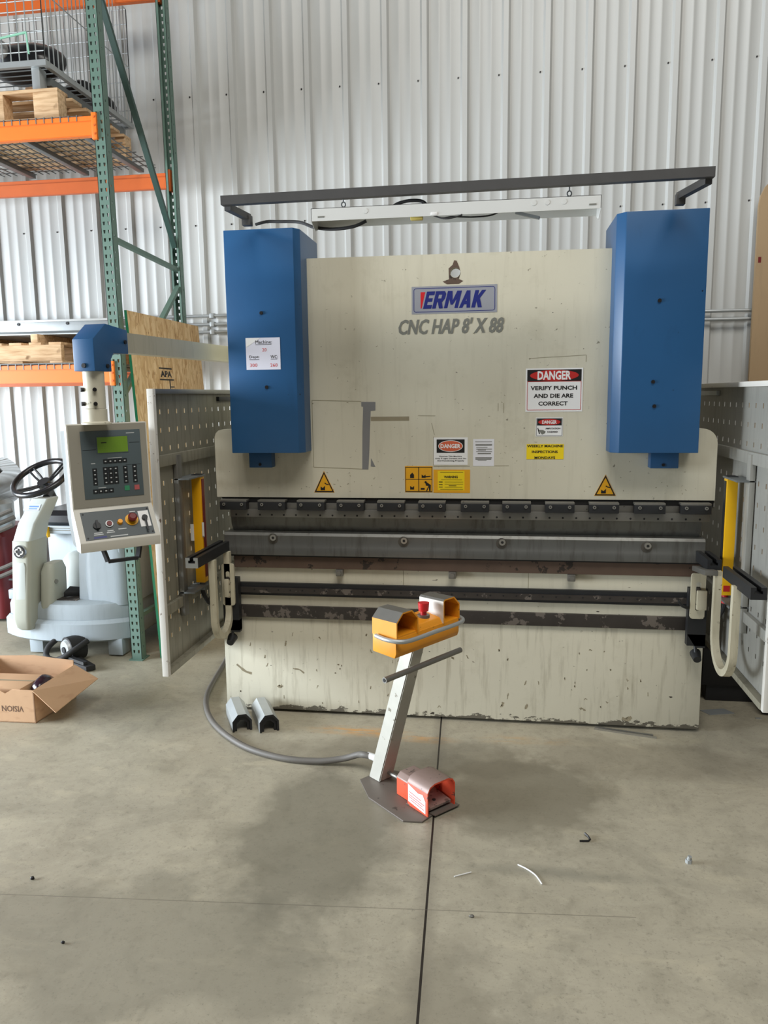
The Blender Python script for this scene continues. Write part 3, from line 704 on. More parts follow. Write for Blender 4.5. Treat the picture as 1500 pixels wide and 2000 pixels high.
# ---- sheet support arms that slide on the rails
def support_arm(sx, label):
    x = sx*1.262
    t = thing('sheet_support_arm', label, 'support arm', (x, -.1, .4), 0, 'sheet support arms')
    # slotted profile: square bar with a T slot on top
    ys, yn = (.0, -.50) if sx < 0 else (-.02, -.80)
    w_ = .032; h = .052; zt = 1.002
    sec = [(-w_, -h), (w_, -h), (w_, 0), (.010, 0), (.010, -.014), (.018, -.014), (.018, -.028), (-.018, -.028), (-.018, -.014), (-.010, -.014), (-.010, 0), (-w_, 0)]
    if sx > 0:
        obj('slotted_bar', prism([(x+a, -.05, .992+b) for a, b in sec], (0, -.22, 0)), 'black', t)
        obj('slotted_bar', prism([(x+.035+a, -.40, .99+b) for a, b in sec], (0, -.40, 0)), 'black', t)
        obj('bar_shoe', prism([(x-.06, -.10, .90), (x-.06, -.34, .93), (x-.06, -.34, .955), (x-.06, -.10, .925)], (.06, 0, 0), .003), 'steel_grey', t)
        l0, l1 = -.62, -.30; zb = .50; xl = x+.005
    else:
        b = obj('slotted_bar', prism([(x+a, -.03, zt+b) for a, b in sec], (0, yn+.03, 0)), 'black', t)
        obj('end_plate', prism([(x+a, yn, zt+b) for a, b in sec], (0, -.004, 0)), 'galv', b)
        l0, l1 = -.315, -.06; zb = .50; xl = x+.028
    # U loop of flat bar, hanging below the profile
    r = (l1-l0)/2; cy_ = (l0+l1)/2; zc = zb+r*.95; th = .032; wd = .0165
    o_ = [(xl-wd, l0, .948), (xl-wd, l0, zc)] + [(xl-wd, cy_-r*math.cos(a), zc-r*math.sin(a)) for a in [PI*k/16 for k in range(1, 16)]] + [(xl-wd, l1, zc), (xl-wd, l1, .948)]
    ri = r-th
    i_ = [(xl-wd, cy_+ri, .948), (xl-wd, cy_+ri, zc)] + [(xl-wd, cy_+ri*math.cos(a), zc-ri*math.sin(a)) for a in [PI*k/16 for k in range(1, 16)]] + [(xl-wd, cy_-ri, zc), (xl-wd, cy_-ri, .948)]
    n = len(o_); bm = bmesh.new()
    A = [[bm.verts.new(V(p)+V((dx, 0, 0))) for p in o_] for dx in (0, 2*wd)]; B = [[bm.verts.new(V(p)+V((dx, 0, 0))) for p in reversed(i_)] for dx in (0, 2*wd)]
    for k in range(n-1):
        bm.faces.new((A[0][k], A[0][k+1], B[0][k+1], B[0][k])); bm.faces.new((A[1][k], A[1][k+1], B[1][k+1], B[1][k]))
        bm.faces.new((A[0][k], A[0][k+1], A[1][k+1], A[1][k])); bm.faces.new((B[0][k], B[0][k+1], B[1][k+1], B[1][k]))
    for k in (0, n-1): bm.faces.new((A[0][k], B[0][k], B[1][k], A[1][k]))
    bmesh.ops.recalc_face_normals(bm, faces=bm.faces[:])
    obj('loop_bracket', bm, 'cream_worn', t)
    # slide carriage on the rails
    xc = sx*1.225 if sx < 0 else 1.245
    cb = bmesh.new()
    add_prism(cb, [(xc-.045, -.075, .50), (xc-.045, -.075, .80), (xc-.045, -.032, .80), (xc-.045, -.032, .50)], (.09, 0, 0))
    add_prism(cb, [(xc-.045, -.075, .56), (xc+.045, -.075, .56), (xc+.045, -.075, .49), (xc+.0, -.075, .49)], (0, .04, 0))
    obj('carriage', cb, 'black', t)
    xs = xc-.005
    pl = holed_plate([(a, -.078, b) for a, b, _ in rrect(xs, .765, .07, .235, .014, 0, 4)], [[(a, -.078, b) for a, b, _ in rrect(xs, .765, .022, .15, .010, 0, 4)]], (0, -.014, 0))
    pt = obj('slotted_plate', pl, 'cream_worn', t)
    for z in (.725, .80): obj('plate_bolt', cyl((xs, -.078, z), (xs, -.104, z), .0125, seg=6), 'rust_dark', pt)
    obj('web', box((min(xs, xl)-.01, -.12, .70), (max(xs, xl)+.01, -.095, .80), .004), 'cream_worn', t)
    if sx > 0:
        obj('clamp_lever', tube([(xc-.05, -.08, .70), (xc-.08, -.10, .715), (xc-.10, -.10, .74)], .008, 8), 'black', t)
    kb = cyl((xc+sx*.005, -.10, .435), (xc+sx*.005, -.05, .455), .02, .028, 12); add_cyl(kb, (xc, -.08, .45), (xc, -.06, .50), .008)
    obj('lock_knob', kb, 'black', t)
    return t
support_arm(-1, 'black slotted support bar on cream loop bracket beside the control console')
support_arm(1, 'black slotted support bar on cream loop bracket beside the bright yellow light curtain')
# ---- perforated side guards with light curtains
def side_guard(sx, y0, label, lc_label):
    xg = sx*1.40; z0, z1 = .45, 1.826; y1 = .78
    t = thing('side_guard', label, 'machine guard', (xg, .1, z0), 0, 'perforated side guards')
    holes = []
    zr = [1.72, 1.63, 1.54] + [1.37-.097*k for k in range(9)]
    yy = y0+.10
    while yy < y1-.05:
        for z in zr: holes.append((yy, z, .0065, .0065, .0115))
        yy += .1
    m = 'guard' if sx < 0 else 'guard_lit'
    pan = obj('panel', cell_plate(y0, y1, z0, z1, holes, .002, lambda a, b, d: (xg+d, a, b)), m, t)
    i = -sx                                          # inward
    obj('edge_post', box((min(xg, xg+i*.032), y0-.03, z0-.03), (max(xg, xg+i*.032), y0, z1+.004), .003), 'white_worn', t)
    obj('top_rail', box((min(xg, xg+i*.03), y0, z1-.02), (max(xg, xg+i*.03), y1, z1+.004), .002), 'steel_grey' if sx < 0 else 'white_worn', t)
    obj('bottom_rail', box((min(xg, xg+i*.035), y0, z0-.03), (max(xg, xg+i*.035), y1, z0+.0), .002), 'guard', t)
    for z, h in ((1.455, .055), (.715, .05)):
        obj('cross_strap', box((min(xg, xg+i*.022), y0, z), (max(xg, xg+i*.022), y1, z+h), .002), m, t)
    yb = -.17
    xa, xb = xg+i*.005, xg+i*.03
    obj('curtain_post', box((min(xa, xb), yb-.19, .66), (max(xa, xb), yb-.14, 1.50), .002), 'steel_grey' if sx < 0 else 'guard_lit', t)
    for z in (1.378, .785):
        obj('curtain_bracket', box((min(xg, xg+i*.085), yb-.19, z-.005), (max(xg, xg+i*.085), yb+.035, z+.003), .001), 'galv_dark', t)
    obj('hinge_strap', box((min(xg, xg+i*.02), .30, 1.765), (max(xg, xg+i*.02), .62, 1.79), .002), 'black' if sx < 0 else 'galv', t)
    lc = thing('light_curtain', lc_label, 'safety light curtain', (xg+i*.055, yb, .79), 0, 'safety light curtains')
    x0, x1 = xg+i*.03, xg+i*.08
    lo, hi = min(x0, x1), max(x0, x1)
    obj('housing', box((lo, yb-.028, .80), (hi, yb+.028, 1.372), .004), 'amber' if sx < 0 else 'yellow', lc)
    xe = (hi if sx < 0 else lo)
    obj('lens_strip', box((xe-.003, yb-.016, .83), (xe+.003, yb+.016, 1.36)), 'maroon' if sx < 0 else 'black', lc)
    obj('end_cap', box((lo, yb-.03, 1.372), (hi, yb+.03, 1.385), .003), 'black', lc)
    if sx > 0: obj('indicator_sticker', box((lo+.008, yb-.0295, .82), (hi-.012, yb-.028, .85)), 'sign_red', lc)
    if sx < 0:
        obj('data_sticker', box((lo-.016, yb-.031, 1.03), (lo+.002, yb-.0285, 1.12)), 'white_worn', lc); obj('data_sticker', box((hi-.001, yb-.031, 1.05), (hi+.010, yb-.0285, 1.13)), 'white_worn', lc)
    xm = (lo+hi)/2
    obj('cable', tube(smooth_path([(xm, yb, .80), (xm, yb, .74), (xm+i*.01, yb+.05, .67), (xm-i*.02, yb+.15, .66), (xm-i*.035, yb+.3, .75)]), .011, 8), 'rubber', lc)
    obj('cable_gland', cyl((xm, yb, .80), (xm, yb, .755), .016, seg=12), 'red' if sx > 0 else 'galv_dark', lc)
side_guard(-1, -.575, 'shadowed perforated metal guard with white front edge beside the control console', 'amber light curtain post on the perforated guard beside the control console')
side_guard(1, -.69, 'pale perforated metal guard on the press end farther from the control console', 'bright yellow light curtain post on the pale perforated guard')
# ---- lamp frame above the covers
t = thing('lamp_frame', 'dark square tube frame spanning above both blue covers', 'lamp frame', (0, -.4, 2.61))
zb = 2.675
obj('beam', bar((-1.03, -.50, zb), (1.105, -.545, zb+.004), .036, .04), 'charcoal', t)
obj('frame_arm', bar((-1.012, -.48, zb-.022), (-.985, -.26, zb-.022), .03, .03), 'charcoal', t)
obj('frame_arm', bar((1.088, -.53, zb-.022), (1.03, -.26, zb-.018), .03, .03), 'charcoal', t)
obj('frame_post', box((-1.01, -.29, 2.612), (-.965, -.25, zb-.015), .003), 'charcoal', t)
obj('frame_post', box((1.012, -.29, 2.616), (1.052, -.25, zb-.01), .003), 'charcoal', t)
# ================================================================ HANGING LIGHT FIXTURE AND CORDS
t = thing('strip_light', 'white enamel strip light housing hanging empty from the dark tube frame', 'light fixture', (0, -.5, 2.53))
hs = bmesh.new()
x0, x1, ya, yb, z0, z1 = -.595, .652, -.575, -.43, 2.552, 2.606
add_box(hs, (x0, ya, z1-.002), (x1, yb, z1)); add_box(hs, (x0, ya, z0), (x1, ya+.002, z1)); add_box(hs, (x0, yb-.002, z0), (x1, yb, z1))
obj('housing', hs, 'fixture', t)
for xa in (x0, x1-.002):
    obj('end_plate', prism([(xa, ya, z1), (xa, yb, z1), (xa, yb, z0-.004), (xa, (ya+yb)/2, z0-.03), (xa, ya, z0-.002)] , (.002, 0, 0)), 'fixture', t)
for xa in (x0+.03, x1-.05): obj('lampholder_slot', box((xa, ya-.0015, 2.566), (xa+.03, ya, 2.572)), 'grey_print', t)
for xa in (-.35, .375, .43, .50): obj('knockout', cyl((xa, ya-.0015, 2.585), (xa, ya, 2.585), .010, seg=16), 'fixture', t)
obj('ballast_strut', bar((.30, -.50, 2.566), (.40, -.52, 2.535), .02, .012), 'galv_dark', t)
obj('wire_tail', join(tube(smooth_path([(-.08, -.55, 2.57), (-.02, -.56, 2.545), (.03, -.56, 2.548), (.12, -.55, 2.545), (.20, -.53, 2.555), (.26, -.50, 2.59)]), .0035, 6), tube(smooth_path([(-.06, -.55, 2.56), (0, -.575, 2.538), (.07, -.575, 2.55), (.02, -.56, 2.56), (-.06, -.55, 2.57)]), .0035, 6)), 'rubber', t)
cc = box((-.155, -.57, 2.54), (-.10, -.545, 2.565), .005); obj('cord_clamp', cc, 'brass', t)
obj('white_connector', box((-.065, -.578, 2.553), (-.035, -.56, 2.567), .004), 'plastic_white', t)
for xa in (-.463, .526):
    lk = bmesh.new()
    add_tube(lk, [(xa, -.50, 2.675), (xa, -.50, 2.645)], .003, 8)
    add_tube(lk, [(xa+.009*math.cos(2*PI*k/14), -.50, 2.634+.011*math.sin(2*PI*k/14)) for k in range(14)], .003, 6, True)
    add_tube(lk, [(xa, -.50, 2.624), (xa, -.50, 2.604)], .003, 8)
    obj('hanging_hook', lk, 'galv_dark', t)
tag(obj('power_cord', tube(smooth_path([(-.96, -.22, 2.628), (-.90, -.24, 2.634), (-.84, -.26, 2.628), (-.72, -.30, 2.612), (-.62, -.42, 2.56), (-.52, -.48, 2.535), (-.42, -.5, 2.538), (-.36, -.5, 2.56)]), .0075, 8), 'rubber'), 'black power cord drooping over the number-sheet cover to the strip light', 'cord')
tag(obj('cord_loop', tube(smooth_path([(-.26, -.47, 2.61), (-.22, -.48, 2.632), (-.16, -.49, 2.640), (-.11, -.49, 2.634), (-.085, -.5, 2.61)]), .0075, 8), 'rubber'), 'short black cord loop arching over the top of the strip light', 'cord')

# ================================================================ CONTROL CONSOLE ON ITS SWING ARM
PX, PY = -1.487, -.919
t = thing('control_console', 'grey control console with green screen hanging from a blue capped swing arm', 'control console', (PX, PY, 1.12))
ex = V((.10, .995, 0)); wx = V((.995, -.10, 0)); O = V((PX, PY, 0))
def E3(e, z, wd): return O + ex*e + wx*wd + V((0, 0, z))
prof = [(-.060, 1.902), (.062, 1.902), (.062, 1.955), (.085, 1.982), (.20, 1.984), (.20, 2.088), (.035, 2.104), (-.060, 2.035)]
el = obj('elbow_cap', prism([E3(e, z, -.05) for e, z in prof], wx*.10, .003), 'blue', t)
for e, z in ((.03, 1.925), (.175, 2.035)):
    obj('cap_screw', cyl(E3(e, z, .05), E3(e, z, .056), .009, seg=10), 'dark_screw', el)
obj('cap_screw', cyl(E3(-.06, 1.925, 0), E3(-.066, 1.925, 0), .010, seg=10), 'dark_screw', el)
ar = bmesh.new(); add_bar(ar, O+ex*.19+V((0, 0, 2.035)), O+ex*1.75+V((0, 0, 2.035)), .075, .088)
obj('swing_arm', ar, 'arm_grey', t)
cm = obj('column', lathe([(.044, 1.745), (.044, 1.905)], (PX, PY, 0)), 'cream', t)
obj('column', lathe([(.062, 1.677), (.062, 1.684), (.047, 1.69), (.047, 1.742), (.040, 1.745)], (PX, PY, 0)), 'cream', t)
for z in (1.765, 1.825):
    for a in (-1.05, -2.35): obj('grub_bolt', cyl((PX+.042*math.cos(a), PY+.042*math.sin(a), z), (PX+.058*math.cos(a), PY+.058*math.sin(a), z), .009, seg=8), 'dark_screw', cm)
TH = math.radians(41)
CX = V((math.cos(TH), math.sin(TH), 0)); CYD = V((-math.sin(TH), math.cos(TH), 0)); CO = V((-1.606, -.965, 0))
RT = Matrix.Rotation(math.radians(-.7), 4, CYD)    # the console hangs very slightly crooked
PIV = V((PX, PY, 1.68))
def K(x, y, z): return PIV + (RT @ (CO + CX*x + CYD*y + V((0, 0, z)) - PIV))
def kprism(pts, dx, bev=0): # profile in (y,z), extruded along console width
    return prism([K(dx[0], y, z) for y, z in pts], K(dx[1], 0, 0)-K(dx[0], 0, 0), bev)
CW = .345
body = [(0, 1.679), (0, 1.306), (-.105, 1.172), (-.100, 1.130), (-.02, 1.128), (.045, 1.25), (.045, 1.679)]
obj('console_body', kprism(body, (0, CW), .003), 'console_light', t)
obj('rear_housing', kprism([(.045, 1.652), (.045, 1.25), (-.018, 1.132), (.08, 1.14), (.165, 1.25), (.165, 1.645)], (.005, CW-.005), .003), 'galv_dark', t)
def kplate(x0, x1, z0, z1, th, bev=0):
    return prism([K(x0, 0, z0), K(x1, 0, z0), K(x1, 0, z1), K(x0, 0, z1)], K(0, -th, 0)-K(0, 0, 0), bev)
obj('front_plate', kplate(.006, CW-.006, 1.312, 1.675, .002), 'panel_shaded', t)  # same paint as the body, darkened for the shade on this face
kx0, kx1, kz1, kz0 = .055, .312, 1.647, 1.348
kp = obj('keypad_panel', kplate(kx0, kx1, kz0, kz1, .004, .001), 'membrane', t)
def KF(fx, fy): return kx0+(kx1-kx0)*fx, kz1-(kz1-kz0)*fy
def kbox(f0, f1, g0, g1, y0, th, mat_, name, parent=kp):
    xa, za = KF(f0, g1); xb, zb_ = KF(f1, g0)
    return obj(name, prism([K(xa, y0, za), K(xb, y0, za), K(xb, y0, zb_), K(xa, y0, zb_)], K(0, -th, 0)-K(0, 0, 0)), mat_, parent)
kbox(.255, .785, .085, .335, -.004, .0015, 'membrane', 'screen_bezel'); kbox(.265, .775, .095, .325, -.0055, .0008, 'lcd', 'screen')
sc_t = kbox(.33, .42, .17, .185, -.0063, .0003, 'sign_black', 'screen_text')
for a in ((.02, .24, .272, .278), (.80, .98, .19, .196), (.72, .98, .522, .526)): kbox(*a, -.004, .0004, 'key', 'print_line')
kbox(.76, .90, .045, .055, -.004, .0004, 'light_print', 'print'); kbox(.14, .21, .47, .482, -.004, .0004, 'light_print', 'print'); kbox(.42, .66, .405, .412, -.004, .0004, 'light_print', 'print'); kbox(.23, .36, .835, .845, -.004, .0004, 'light_print', 'print')
def keys(fx0, fx1, fy0, fy1, nx, ny, marks=True):
    for i in range(nx):
        for j in range(ny):
            a0 = fx0+(fx1-fx0)*(i+.04)/nx; a1 = fx0+(fx1-fx0)*(i+.96)/nx; b0 = fy0+(fy1-fy0)*(j+.06)/ny; b1 = fy0+(fy1-fy0)*(j+.94)/ny
            bm = bmesh.new()
            xa, za = KF(a0, b1); xb, zb_ = KF(a1, b0); d = K(0, -.0018, 0)-K(0, 0, 0)
            add_prism(bm, [K(xa, -.004, za), K(xb, -.004, za), K(xb, -.004, zb_), K(xa, -.004, zb_)], d)
            if marks:
                mx, mz = (xa+xb)/2, (za+zb_)/2; s = min(xb-xa, zb_-za)*.2
                add_prism(bm, [K(mx-s, -.0058, mz-s*.7), K(mx+s, -.0058, mz-s*.7), K(mx+s, -.0058, mz+s*.7), K(mx-s, -.0058, mz+s*.7)], d*.2, 1)
            obj('key', bm, ['key', 'light_print'], kp)
keys(.34, .745, .42, .49, 5, 1); keys(.15, .23, .545, .80, 1, 4); keys(.325, .585, .535, .80, 3, 4); keys(.665, .745, .535, .80, 1, 4); keys(.825, .905, .525, .80, 1, 4); keys(.135, .485, .855, .925, 4, 1)
M['key_green'] = plain('green_key', srgb(60, 140, 100), .5); M['key_red'] = plain('red_key', srgb(182, 92, 92), .5)
for f, m_ in ((.67, 'key_green'), (.84, 'key_red')):
    k_ = kbox(f, f+.085, .838, .91, -.004, .0018, m_, 'round_key')
# sloped switch desk
dn = V((0, -.105, -.134)).normalized(); dnn = V((0, -dn.z*-1, 0))
sl = (V((0, -.105, 1.172))-V((0, 0, 1.306))); L = sl.length
def D(x, s, o):                                     # point on desk: x across, s down slope 0..1, o out of it
    p = V((0, 0, 1.306)) + sl*s + V((0, -.134, .105)).normalized()*o
    return K(x, p.y, p.z)
def dplate(x0, x1, s0, s1, o, th): return prism([D(x0, s1, o), D(x1, s1, o), D(x1, s0, o), D(x0, s0, o)], D(0, 0, th)-D(0, 0, 0))
sp = obj('switch_plate', dplate(.026, CW-.022, .10, .93, 0, .002), 'slate', t)
def dcyl(x, s, o0, o1, r0, r1=None, seg=18): return cyl(D(x, s, o0), D(x, s, o1), r0, r1, seg)
for x, s in ((.036, .16), (CW-.03, .16), (.036, .87), (CW-.03, .87)): obj('plate_screw', dcyl(x, s, .002, .004, .004, seg=8), 'dark_screw', sp)
kn = dcyl(.083, .54, .002, .010, .017); kn = join(kn, dplate(.078, .088, .42, .66, .010, .012))
obj('selector_knob', kn, 'black', sp)
obj('push_button', join(dcyl(.136, .52, .002, .008, .0165)), 'galv', sp); obj('push_button', dcyl(.136, .52, .008, .013, .0115), 'maroon', sp)
M['amber_lamp'] = plain('amber_lamp_lens', srgb(250, 166, 20), .3)
obj('indicator_lamp', dcyl(.183, .50, .002, .016, .0125, .010), 'amber_lamp', sp)
obj('emergency_stop_collar', dcyl(.236, .46, .002, .006, .029), 'amber', sp)
obj('emergency_stop', join(dcyl(.236, .46, .006, .018, .012), dcyl(.236, .46, .018, .032, .0185, .020), dcyl(.236, .46, .032, .038, .020, .013)), 'maroon', sp, label='dark red mushroom button')
obj('key_switch_plate', dplate(.270, .316, .22, .70, .002, .0015), 'sign_white', sp)
obj('key_switch', join(dcyl(.293, .45, .0035, .016, .0125), dplate(.289, .297, .5, .86, .016, .003)), 'black', sp)
for x0, x1, s in ((.065, .10, .73), (.063, .103, .78), (.122, .148, .70), (.118, .152, .75), (.17, .205, .68), (.13, .205, .87), (.235, .26, .2)): obj('print', dplate(x0, x1, s, s+.025, .002, .0003), 'light_print', sp)
obj('blue_print', dplate(.06, .115, .85, .90, .002, .0003), 'navy', sp)
hp = [K(.10, -.06, 1.135), K(.115, -.075, 1.075), K(.245, -.075, 1.075), K(.262, -.06, 1.135)]
hb = bmesh.new()
for p0, p1 in zip(hp, hp[1:]): add_bar(hb, p0, p1, .02, .014)
obj('handle', hb, 'black', t)

# ================================================================ TWO-HAND CONTROL STAND
t = thing('control_stand', 'leaning pedestal with orange-yellow two-hand control box on steel foot plate', 'control stand', (-.30, -.70, 0))
pl = [(-.391, -.73), (-.324, -.885), (-.148, -1.057), (-.066, -1.054), (.051, -.873), (-.01, -.70), (-.27, -.615), (-.345, -.678)]
obj('base_plate', prism([(x, y, 0) for x, y in pl], (0, 0, .008), .0015), 'plate', t)
aa = V((.76, -.65, 0)); pp_ = V((.65, .76, 0)); B0 = V((-.298, -.692, .008)); B1 = V((-.118, -.845, .725))
sec = [(-.045, -.042), (.045, -.042), (.045, .042), (-.045, .042)]
pb = bmesh.new()
q0 = [pb.verts.new(B0+aa*a*.85+pp_*b) for a, b in sec]; q1 = [pb.verts.new(B1+aa*a*.8+pp_*b*.8) for a, b in sec]
pb.faces.new(q0[::-1]); pb.faces.new(q1)
for k in range(4): pb.faces.new((q0[k], q0[(k+1) % 4], q1[(k+1) % 4], q1[k]))
bmesh.ops.bevel(pb, geom=pb.edges[:], offset=.004, segments=2, affect='EDGES')
obj('post', pb, 'post', t)
lh = V((.57, .82, 0)); fh = V((.82, -.57, 0)); H0 = V((-.110, -.845, 0))
def Hh(l, f, z): return H0 + lh*l + fh*f + V((0, 0, z))
def hprism_l(pts, l0, l1, bev=0): return prism([Hh(l0, f, z) for f, z in pts], lh*(l1-l0), bev)
def hprism_f(pts, f0, f1, bev=0): return prism([Hh(l, f0, z) for l, z in pts], fh*(f1-f0), bev)
bx = hprism_l([(-.065, .722), (.060, .715), (.068, .735), (.068, .80), (-.065, .80)], -.205, .215, .004)
obj('control_box', bx, 'yellow_box', t)
obj('box_top', hprism_l([(-.062, .798), (.066, .798), (.050, .822), (-.05, .838)], -.075, .13, .004), 'yellow_box', t)
def hood(l0, l1, name, mat_top):
    th = .006; c0 = .040 if name == 'l' else .008; hz0 = .868 if name == 'l' else .896
    o = [(l0, .798), (l0, hz0), (l0+c0, .904), (l1-.040, .904), (l1, .866), (l1, .798)]
    i = [(l1-th, .798), (l1-th, .862), (l1-.042, .898), (l0+c0+.002, .898), (l0+th, hz0-.004), (l0+th, .798)]
    bm = bmesh.new(); n = len(o); ii = i[::-1]
    A = [[bm.verts.new(Hh(a, f, z)) for a, z in o] for f in (-.066, .072)]; Bq = [[bm.verts.new(Hh(a, f, z)) for a, z in ii] for f in (-.066, .072)]
    for k in range(n-1):
        for j in (0, 1): bm.faces.new((A[j][k], A[j][k+1], Bq[j][k+1], Bq[j][k]))
        f_ = bm.faces.new((A[0][k], A[0][k+1], A[1][k+1], A[1][k])); f_.material_index = 1 if k in (1, 2, 3) else (2 if (k == 0 and name == 'r') else 0)
        bm.faces.new((Bq[0][k], Bq[0][k+1], Bq[1][k+1], Bq[1][k]))
    for k in (0, n-1): bm.faces.new((A[0][k], A[1][k], Bq[1][k], Bq[0][k]))
    add_prism(bm, [Hh(a, -.066, z) for a, z in ii], fh*.006)
    return obj('button_hood', bm, ['yellow_box', mat_top, 'white_worn'], t)
h1 = hood(-.205, -.068, 'l', 'steel_grey'); h2 = hood(.10, .215, 'r', 'steel_grey')
for lc_, h in ((-.137, h1), (.158, h2)):
    pbm = cyl(Hh(lc_, -.06, .842), Hh(lc_, -.02, .842), .020); add_cyl(pbm, Hh(lc_, -.02, .842), Hh(lc_, .0, .842), .032, .030)
    obj('palm_button', pbm, 'black', h)
obj('hood_floor', hprism_l([(-.06, .799), (.066, .799), (.066, .806), (-.06, .806)], -.198, -.075), 'yellow_box', t)
ec = cyl(Hh(.045, .005, .825), Hh(.045, .005, .838), .027); obj('emergency_stop_collar', ec, 'plate', t)
eb = cyl(Hh(.045, .005, .838), Hh(.045, .005, .856), .014); add_cyl(eb, Hh(.045, .005, .856), Hh(.045, .005, .892), .022, .025); 
obj('emergency_stop', eb, 'red', t, label='red mushroom button')
gb = smooth_path([Hh(-.215, -.035, .797), Hh(-.225, .03, .796), Hh(-.205, .085, .793), Hh(-.15, .105, .791), Hh(0, .105, .791), Hh(.16, .105, .791), Hh(.215, .09, .793), Hh(.238, .045, .795), Hh(.232, .0, .797), Hh(.205, -.02, .797)], 6)
obj('guard_rail', tube(gb, .0095, 10), 'galv', t)
rc = V((-.095, -.865, .640))
rod = cyl(rc-lh*.255+aa*.035, rc+lh*.25+aa*.035, .0125, seg=14); add_cyl(rod, rc-lh*.255+aa*.035, rc-lh*.256+aa*.035, .008, seg=10, mi=1)
obj('cross_rod', rod, ['steel_grey', 'black_gap'], t)
gl = B0+V((-.045, .02, .085)); obj('cable_gland', cyl(gl+V((.02, -.006, 0)), gl+V((-.022, .012, .004)), .017, .015, 14), 'plastic_white', t)
# foot pedal resting on the plate
t = thing('foot_pedal', 'scuffed orange-red foot pedal switch with arched hood on steel foot plate', 'foot pedal', (-.06, -.93, .008))
fa = V((.715, -.70, 0)); fp = V((.69, .724, 0)); FO = V((-.047, -1.020, .009))
def Fp(a, p, z): return FO + fa*a + fp*p + V((0, 0, z))
W_ = .160
o = [(0, .0), (0, .105), (.014, .128), (.04, .138), (W_-.04, .138), (W_-.014, .128), (W_, .105), (W_, .0)]
th = .006
i = [(th, 0), (th, .103), (.018, .122), (.042, .131), (W_-.042, .131), (W_-.018, .122), (W_-th, .103), (W_-th, 0)]
bm = bmesh.new(); n = len(o)
A = [[bm.verts.new(Fp(a+(-.02 if (a and z < .05) else 0)*0, p, z)) for p, z in o] for a in (-.135, 0)]; Bq = [[bm.verts.new(Fp(a, p, z)) for p, z in i] for a in (-.135, 0)]
for k in range(n-1):
    for j in (0, 1): bm.faces.new((A[j][k], A[j][k+1], Bq[j][k+1], Bq[j][k]))
    bm.faces.new((A[0][k], A[0][k+1], A[1][k+1], A[1][k])).material_index = 1 if 1 <= k <= 5 else 0
    bm.faces.new((Bq[0][k], Bq[0][k+1], Bq[1][k+1], Bq[1][k]))
for k in (0, n-1): bm.faces.new((A[0][k], A[1][k], Bq[1][k], Bq[0][k]))
obj('hood', bm, ['pedal_red', 'pedal_worn'], t)
rb = [Fp(-.135, p, z) for p, z in ((.018, 0), (.018, .085), (.04, .105), (W_-.04, .105), (W_-.018, .085), (W_-.018, 0))]
sb = prism(rb, fa*-.10, .004); sb.faces.ensure_lookup_table()
for f in sb.faces:
    if f.calc_center_median().z > .085: f.material_index = 1
obj('switch_body', sb, ['pedal_red', 'pedal_worn'], t)
obj('treadle', prism([Fp(-.13, .015, .030), Fp(-.012, .015, .016), Fp(-.012, W_-.015, .016), Fp(-.13, W_-.015, .030)], (0, 0, .010)), 'pedal_worn', t)
obj('treadle_spring', cyl(Fp(-.05, W_*.5, .028), Fp(-.05, W_*.5, .034), .008, seg=10), 'black', t)
obj('base_flange', prism([Fp(-.14, -.004, 0), Fp(.016, .03, 0), Fp(.016, W_+.012, 0), Fp(-.14, W_+.004, 0)], (0, 0, .004)), 'plate', t)
lb = obj('label_sticker', prism([Fp(-.128, -.001, .020), Fp(-.012, -.001, .008), Fp(-.012, -.001, .062), Fp(-.03, -.001, .088), Fp(-.06, -.001, .082), Fp(-.128, -.001, .100)], fp*-.0006), 'sign_white', t, label='torn white warning sticker')
for z, a0, a1 in ((.042, -.122, -.03), (.052, -.122, -.018), (.066, -.12, -.04), (.03, -.11, -.02)): obj('sticker_print', prism([Fp(a0, -.0017, z), Fp(a1, -.0017, z-.010), Fp(a1, -.0017, z-.007), Fp(a0, -.0017, z+.003)], fp*-.0004), 'sign_red', lb)
g0 = Fp(-.236, .06, .045); obj('cable_gland', cyl(g0, g0-fa*.03, .015, .013, 14), 'galv', t)
obj('pedal_cable', tube(smooth_path([g0-fa*.025, g0-fa*.055+V((0, .01, -.004)), g0-fa*.10+V((-.01, .02, -.008))]), .009, 8), 'steel_grey', t)
# hose from the stand to behind the press
hz = .0165
tag(obj('armoured_hose', tube(smooth_path([(-1.62, .95, hz), (-1.575, .70, hz), (-1.53, .40, hz), (-1.485, .16, hz), (-1.415, -.03, hz), (-1.31, -.21, hz), (-1.17, -.37, hz), (-1.0, -.505, hz), (-.80, -.585, hz), (-.62, -.60, hz+.004), (-.50, -.60, .04), (-.42, -.62, .075), (-.385, -.655, .094), (gl.x-.012, gl.y+.006, gl.z+.003)], 8), .0155, 12), 'hose'), 'thick grey hose curving over the floor from the press to the control stand', 'hose')
